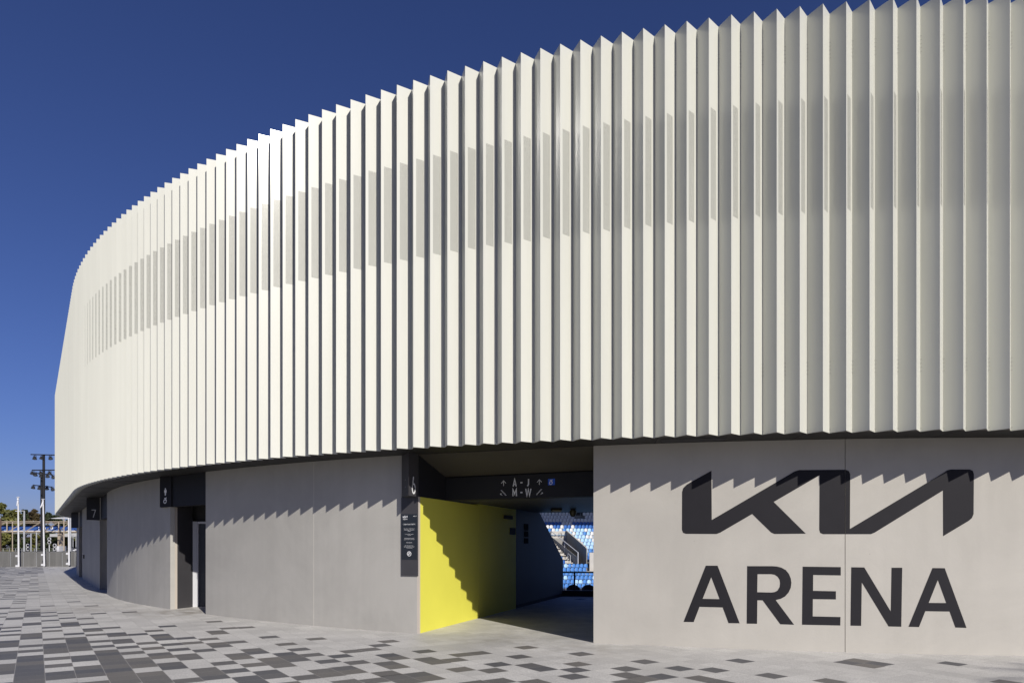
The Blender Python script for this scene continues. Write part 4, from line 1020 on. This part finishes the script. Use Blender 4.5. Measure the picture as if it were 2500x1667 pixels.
def tree(px, ytop, Y, wpx, m, label, low=0.25, n=4600, leaf=.24):
    x = (px-1250)/F*Y; H = EYE+(HZ-ytop)/F*Y; R = wpx/F*Y/2
    r = random.Random(int(px*7+Y))
    t = thing('tree', (x, Y, -.16), label, 'tree', 'trees beyond the barrier')
    s = MB(); s.tube([(x, Y, -.16), (x+.1, Y, H*.3), (x-.1, Y, H*.6), (x, Y, H*.85)], [.22, .17, .11, .04], 8)
    for k_ in range(7):
        a = r.uniform(0, 2*pi); z0 = H*r.uniform(.25, .6); s.tube([(x, Y, z0), (x+cos(a)*R*.35, Y+sin(a)*R*.35, z0+H*.12), (x+cos(a)*R*.7, Y+sin(a)*R*.7, z0+H*.22)], [.08, .05, .02], 5)
    s.build('trunk', bark, t)
    lobes = []
    for k_ in range(22):
        a = r.uniform(0, 2*pi); f = r.uniform(low, .93); rr = R*(1-.65*max(0, f-.45)/.55)*r.uniform(.25, .85)
        lobes.append((x+cos(a)*rr, Y+sin(a)*rr, H*f, R*r.uniform(.22, .42)))
    lobes.append((x, Y, H-R*.22, R*.24))
    s = MB()
    for k_ in range(n):
        lx, ly, lz, lr = lobes[k_ % len(lobes)]
        d = Vector((r.gauss(0, 1), r.gauss(0, 1), r.gauss(0, 1))).normalized()*lr*(r.random()**.4)
        c = Vector((lx, ly, lz))+Vector((d.x, d.y, d.z*.75)); sz = leaf*r.uniform(.5, 1.3)
        u_ = Vector((r.gauss(0, 1), r.gauss(0, 1), r.gauss(0, .6))).normalized(); v_ = u_.cross(Vector((r.gauss(0, 1), r.gauss(0, 1), r.gauss(0, 1)))).normalized()
        s.add([c-u_*sz, c-v_*sz*.5, c+u_*sz, c+v_*sz*.5], [(0, 1, 2, 3)])
    me_o = s.build('crown', m, t)
for a in [(4, 1226, 84, 70, LM[0], 'tall olive green tree at the left edge, brightest crown'), (38, 1243, 88, 60, LM[0], 'olive green tree behind the leftmost flagpole'),
          (60, 1243, 96, 46, LM[1], 'dark green tree behind the grey lamp post'), (84, 1243, 92, 40, LM[2], 'bronze brown tree just left of the floodlight masts'),
          (118, 1251, 92, 34, LM[1], 'small dark tree just right of the floodlight masts'), (146, 1256, 95, 46, LM[1], 'low dark tree under the arena eave'),
          (178, 1262, 95, 50, LM[1], 'dark tree mostly behind the number 8 sign'), (-34, 1232, 90, 70, LM[0], 'olive tree mostly beyond the left edge')]: tree(*a)
for k_, (px, yt, wd) in enumerate(((10, 1296, 50), (50, 1300, 50), (90, 1296, 50), (128, 1300, 50), (165, 1298, 55), (200, 1296, 50))):
    tree(px, yt, 80+k_ % 3, wd, LM[1] if k_ % 2 else LM[0], ['dense shrub below the left end of the truss bridge', 'dark dense shrub between the first post and grey lamp post', 'dense shrub just left of the masts below the bridge', 'dark shrub behind the raised round signal', 'dense shrub behind the grey cabinet', 'dark shrub hidden beside the arena wall'][k_], low=.05, n=2600, leaf=.2)

# palm outside the frame whose fronds shade the pavement at lower right
t = thing('palm_tree', (12.3, -1.4, -.1), 'palm tree just outside the right side of the view, shading the pavement', 'tree')
s = MB(); s.tube([(12.3, -1.4, -.1), (12.4, -1.3, 2.5), (12.45, -1.2, 5.8)], [.24, .19, .15], 12); s.build('trunk', bark, t)
s = MB(); rp = random.Random(2)
for k_ in range(15):
    a = 2*pi*k_/15+rp.uniform(-.1, .1); L_ = rp.uniform(2.0, 2.5); pts = []
    for j in range(9):
        f = j/8; pts.append(Vector((12.45+cos(a)*L_*f, -1.2+sin(a)*L_*f, 5.8+.9*f-1.0*f*f)))
    s.tube(pts, [.025*(1-.8*j/8) for j in range(9)], 4)
    for j in range(1, 8):
        d = (pts[j+1]-pts[j-1]).normalized(); sd_ = d.cross(Vector((0, 0, 1))).normalized(); l_ = .42*(1-abs(j/8-.45))
        for q_ in (-1, 1):
            for e_ in (0, .5):
                p = pts[j].lerp(pts[min(8, j+1)], e_); tip = p+sd_*q_*l_+d*l_*.7-Vector((0, 0, .12)); s.add([p-d*.02, p+d*.03, tip], [(0, 1, 2)])
s.build('crown', LM[0], t)
